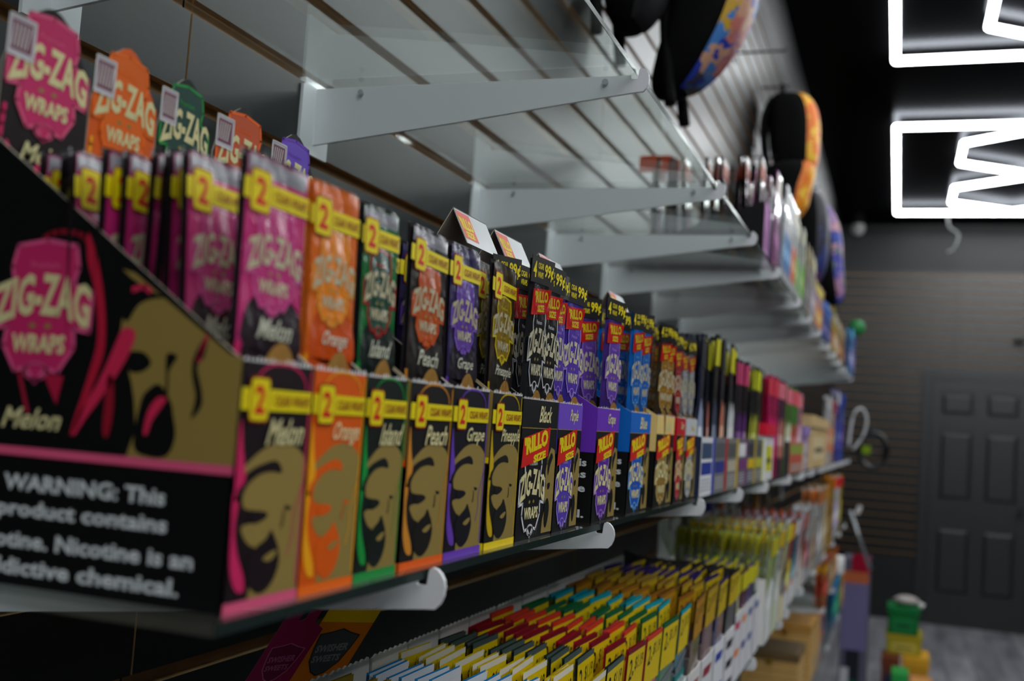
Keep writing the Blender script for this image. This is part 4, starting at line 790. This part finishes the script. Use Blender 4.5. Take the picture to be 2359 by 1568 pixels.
P1 = splash('print_comic_burst', [(190, 110, 100), (20, 50, 160), (190, 150, 20), (60, 120, 190), (60, 62, 70), (150, 30, 40), (200, 150, 120)], 21, None)
P2 = splash('print_orange_sun', [(240, 160, 20), (245, 180, 30), (236, 120, 20), (200, 110, 60), (245, 200, 60)], 24, None)
P3 = splash('print_violet_mix', [(60, 40, 150), (150, 110, 160), (40, 60, 160), (190, 140, 150), (120, 40, 110), (70, 110, 80)], 26, None)
P5 = splash('print_charcoal', [(10, 10, 12), (20, 20, 24), (14, 14, 16)], 12, None)
P4 = splash('print_navy', [(20, 22, 50), (40, 50, 110), (90, 40, 90), (20, 20, 30)], 12, None)
bag(.178, 2.00, Z0+.855, .065, .088, .225, P1, 'black backpack with multicoloured front pocket, nearest one on the wall', .34)
bag(.075, 1.80, Z0+.89, .045, .105, .20, P5, 'all black slim backpack hanging flat to the wall, left of the multicoloured one', .05)
bag(.120, 4.10, Z0+1.13, .080, .080, .165, P2, 'black backpack with upper golden orange pocket', -.12)
bag(.115, 3.80, Z0+.835, .085, .080, .120, P2, 'small black backpack with golden orange pocket, lower of the orange two', .38)
bag(.175, 4.95, Z0+.84, .080, .085, .245, P3, 'violet and pink printed backpack farthest along the wall', -.25)
bag(.145, 4.42, Z0+.80, .085, .10, .20, P4, 'navy backpack between the orange and violet ones', -.05)
t = thing('peg_hook', (.0, 3.42, Z0+1.22), 'empty black hook on the upper wall slats', 'hook'); mb = MB(); mb.tube([(.003, 0, 0), (.16, 0, 0), (.166, 0, .012)], .004, DARKM, 8); mb.build('arm', t, True); mb = MB(); mb.box(0, .004, -.02, .02, -.03, .015, DARKM); mb.build('plate', t)
# cable loop, dark coil and green ball at the shelf end
mb = MB(); mb.tube(smooth2([(.332, 5.2, Z0-.02), (.345, 5.22, Z0+.12), (.38, 5.24, Z0+.16), (.405, 5.25, Z0+.11), (.39, 5.25, Z0+.03), (.35, 5.24, Z0-.03)], 6, False), .006, M('white_cable', (200, 200, 196), rough=.4), 8); tag(mb.build('charging_cable', None, True), 'white cable looping out over the end of the middle shelf', 'cable')
t = thing('coiled_hose', (.43, 5.60, Z0-.03), 'dark coiled hose with a green tag at the end of the middle shelf', 'hose')
mb = MB(); mb.tube([(.07*math.cos(a)*(1-.01*a), .01*a/6, .085*math.sin(a)) for a in [k*.3 for k in range(64)]], .011, M('black_rubber', (22, 24, 24), rough=.4), 8); mb.build('coil', t, True)
mb = MB(); mb.box(-.05, -.01, -.014, -.010, -.02, .02, card((120, 150, 20))); mb.build('tag', t)
t = thing('toy_ball', (.335, 5.45, UZ+.243), 'green ball on top of the sky blue pouches at the upper shelf end', 'ball')
mb = MB(); mb.grid(lambda u, v: (.04*math.cos(2*PI*u)*math.sin(PI*v), .04*math.sin(2*PI*u)*math.sin(PI*v), .04*math.cos(PI*v)), 24, 14, M('green_rubber', (30, 130, 60), rough=.5)); mb.build('ball', t, True)
mb = MB(); mb.tube([(0, 0, .038), (0, 0, .046)], .006, DARKM, 8); mb.build('valve', t)
# ------------------------------------------------------------------ end of the aisle
t = thing('display_stand', (.30, 5.95, 0), 'tall lavender cardboard stand with a red top at the end of the wall', 'display stand'); LAV = card((112, 106, 146))
mb = MB(); mb.box(0, .135, 0, .30, 0, Z0-.60, card((88, 88, 104))); mb.rect(fy(0, 0), .004, Z0-1.06, .131, Z0-.72, LAV, 1)
mb.rect(fy(0, 0), .004, Z0-.72, .131, Z0-.66, card((190, 100, 60)), 1); mb.rect(fy(0, 0), .03, Z0-1.28, .10, Z0-1.06, card((30, 34, 44)), 1); mb.poly(fy(0, 0), [(.04, .16), (.085, .16), (.09, .24), (.035, .24)], card((10, 90, 60)), 2); mb.poly(fy(0, 0), [(.035, .08), (.08, .08), (.082, .15), (.03, .15)], card((190, 190, 30)), 2)
mb.build('body', t)
mb = MB(); mb.slab(fy(0, -.002), [(.045, Z0-.66), (.135, Z0-.66), (.135, Z0-.575), (.10, Z0-.565), (.045, Z0-.575)], .004, card((160, 8, 46))); mb.build('header', t)
mb = MB(); mb.slab(fy(0, -.012), [(.0, .0), (.05, 0), (.05, .30), (.01, .30)], .01, card((190, 190, 196))); mb.build('side_leaflet', t)
t = thing('wire_arm', (.33, 5.72, Z0-.62), 'slanted metal arm sticking out past the end of the shelves', 'metal arm'); mb = MB(); mb.tube([(0, 0, .28), (.11, .02, 0)], .011, M('aluminium', (160, 165, 168), rough=.35, metal=.8), 8); mb.build('rod', t, True)
mb = MB(); mb.tube([(.035, 0, .27), (.05, 0, .31)], .012, WHITEC, 8); mb.build('end_clip', t)
FBX = [(.53, .70, 6.90, 7.12, .345, .505, (16, 110, 50), (20, 120, 60), (30, 130, 70), 'green carton on top of the pile of cartons on the floor'), (.525, .72, 6.90, 7.18, .235, .345, (170, 160, 40), (180, 160, 40), (200, 190, 90), 'olive yellow carton under the green one'),
 (.505, .60, 6.75, 6.98, .0, .233, (110, 60, 50), (120, 60, 40), (60, 60, 90), 'brown carton at the left of the floor pile'), (.62, .76, 6.82, 7.12, .0, .233, (214, 160, 40), (226, 170, 50), (180, 70, 130), 'amber carton with magenta label at the right of the floor pile')]
for x0, x1, y0, y1, z0, z1, a, b, c, lb in FBX: box_item('floor_carton', x0, x1, y0, y1, z0, z1, a, b, lb, 'carton', c)
box_item('floor_carton', .565, .645, 6.40, 6.60, 0, .215, (30, 150, 60), (50, 170, 80), 'slim bright green carton in front of the floor pile', 'carton', (220, 226, 220))
box_item('floor_carton', .665, .77, 6.45, 6.66, 0, .165, (220, 150, 80), (226, 160, 90), 'peach coloured carton in front of the floor pile', 'carton', (40, 90, 170))
t = thing('crumpled_bag', (.63, 7.01, .507), 'crumpled greyish paper bag lying on the green carton', 'bag'); rr = random.Random(4)
mb = MB(); mb.grid(lambda u, v: (.07*math.cos(2*PI*u)*math.sin(PI*v)*(1+.12*math.sin(9*u*PI)*math.sin(5*v*PI)), .07*math.sin(2*PI*u)*math.sin(PI*v), .028+.028*math.cos(PI*v)), 20, 10, M('paper', (190, 180, 176), rough=.8, bump=.6, bscale=30)); mb.build('body', t); mb = MB(); mb.tube([(.06, 0, .02), (.095, 0, .0)], [.01, .018], WHITEC, 8); mb.build('twisted_neck', t)
t = thing('wall_hook', (1.45, YB, Z0+.92), 'small black hook cluster on the back wall above the door', 'hook'); mb = MB()
for a in range(6): mb.tube([(0, -.01, 0), (.05*math.cos(a*1.05), -.05, .04*math.sin(a*1.05))], .006, DARKM, 6)
mb.build('prongs', t); mb = MB(); mb.tube([(0, 0, 0), (0, -.014, 0)], .02, DARKM, 12); mb.build('base', t)
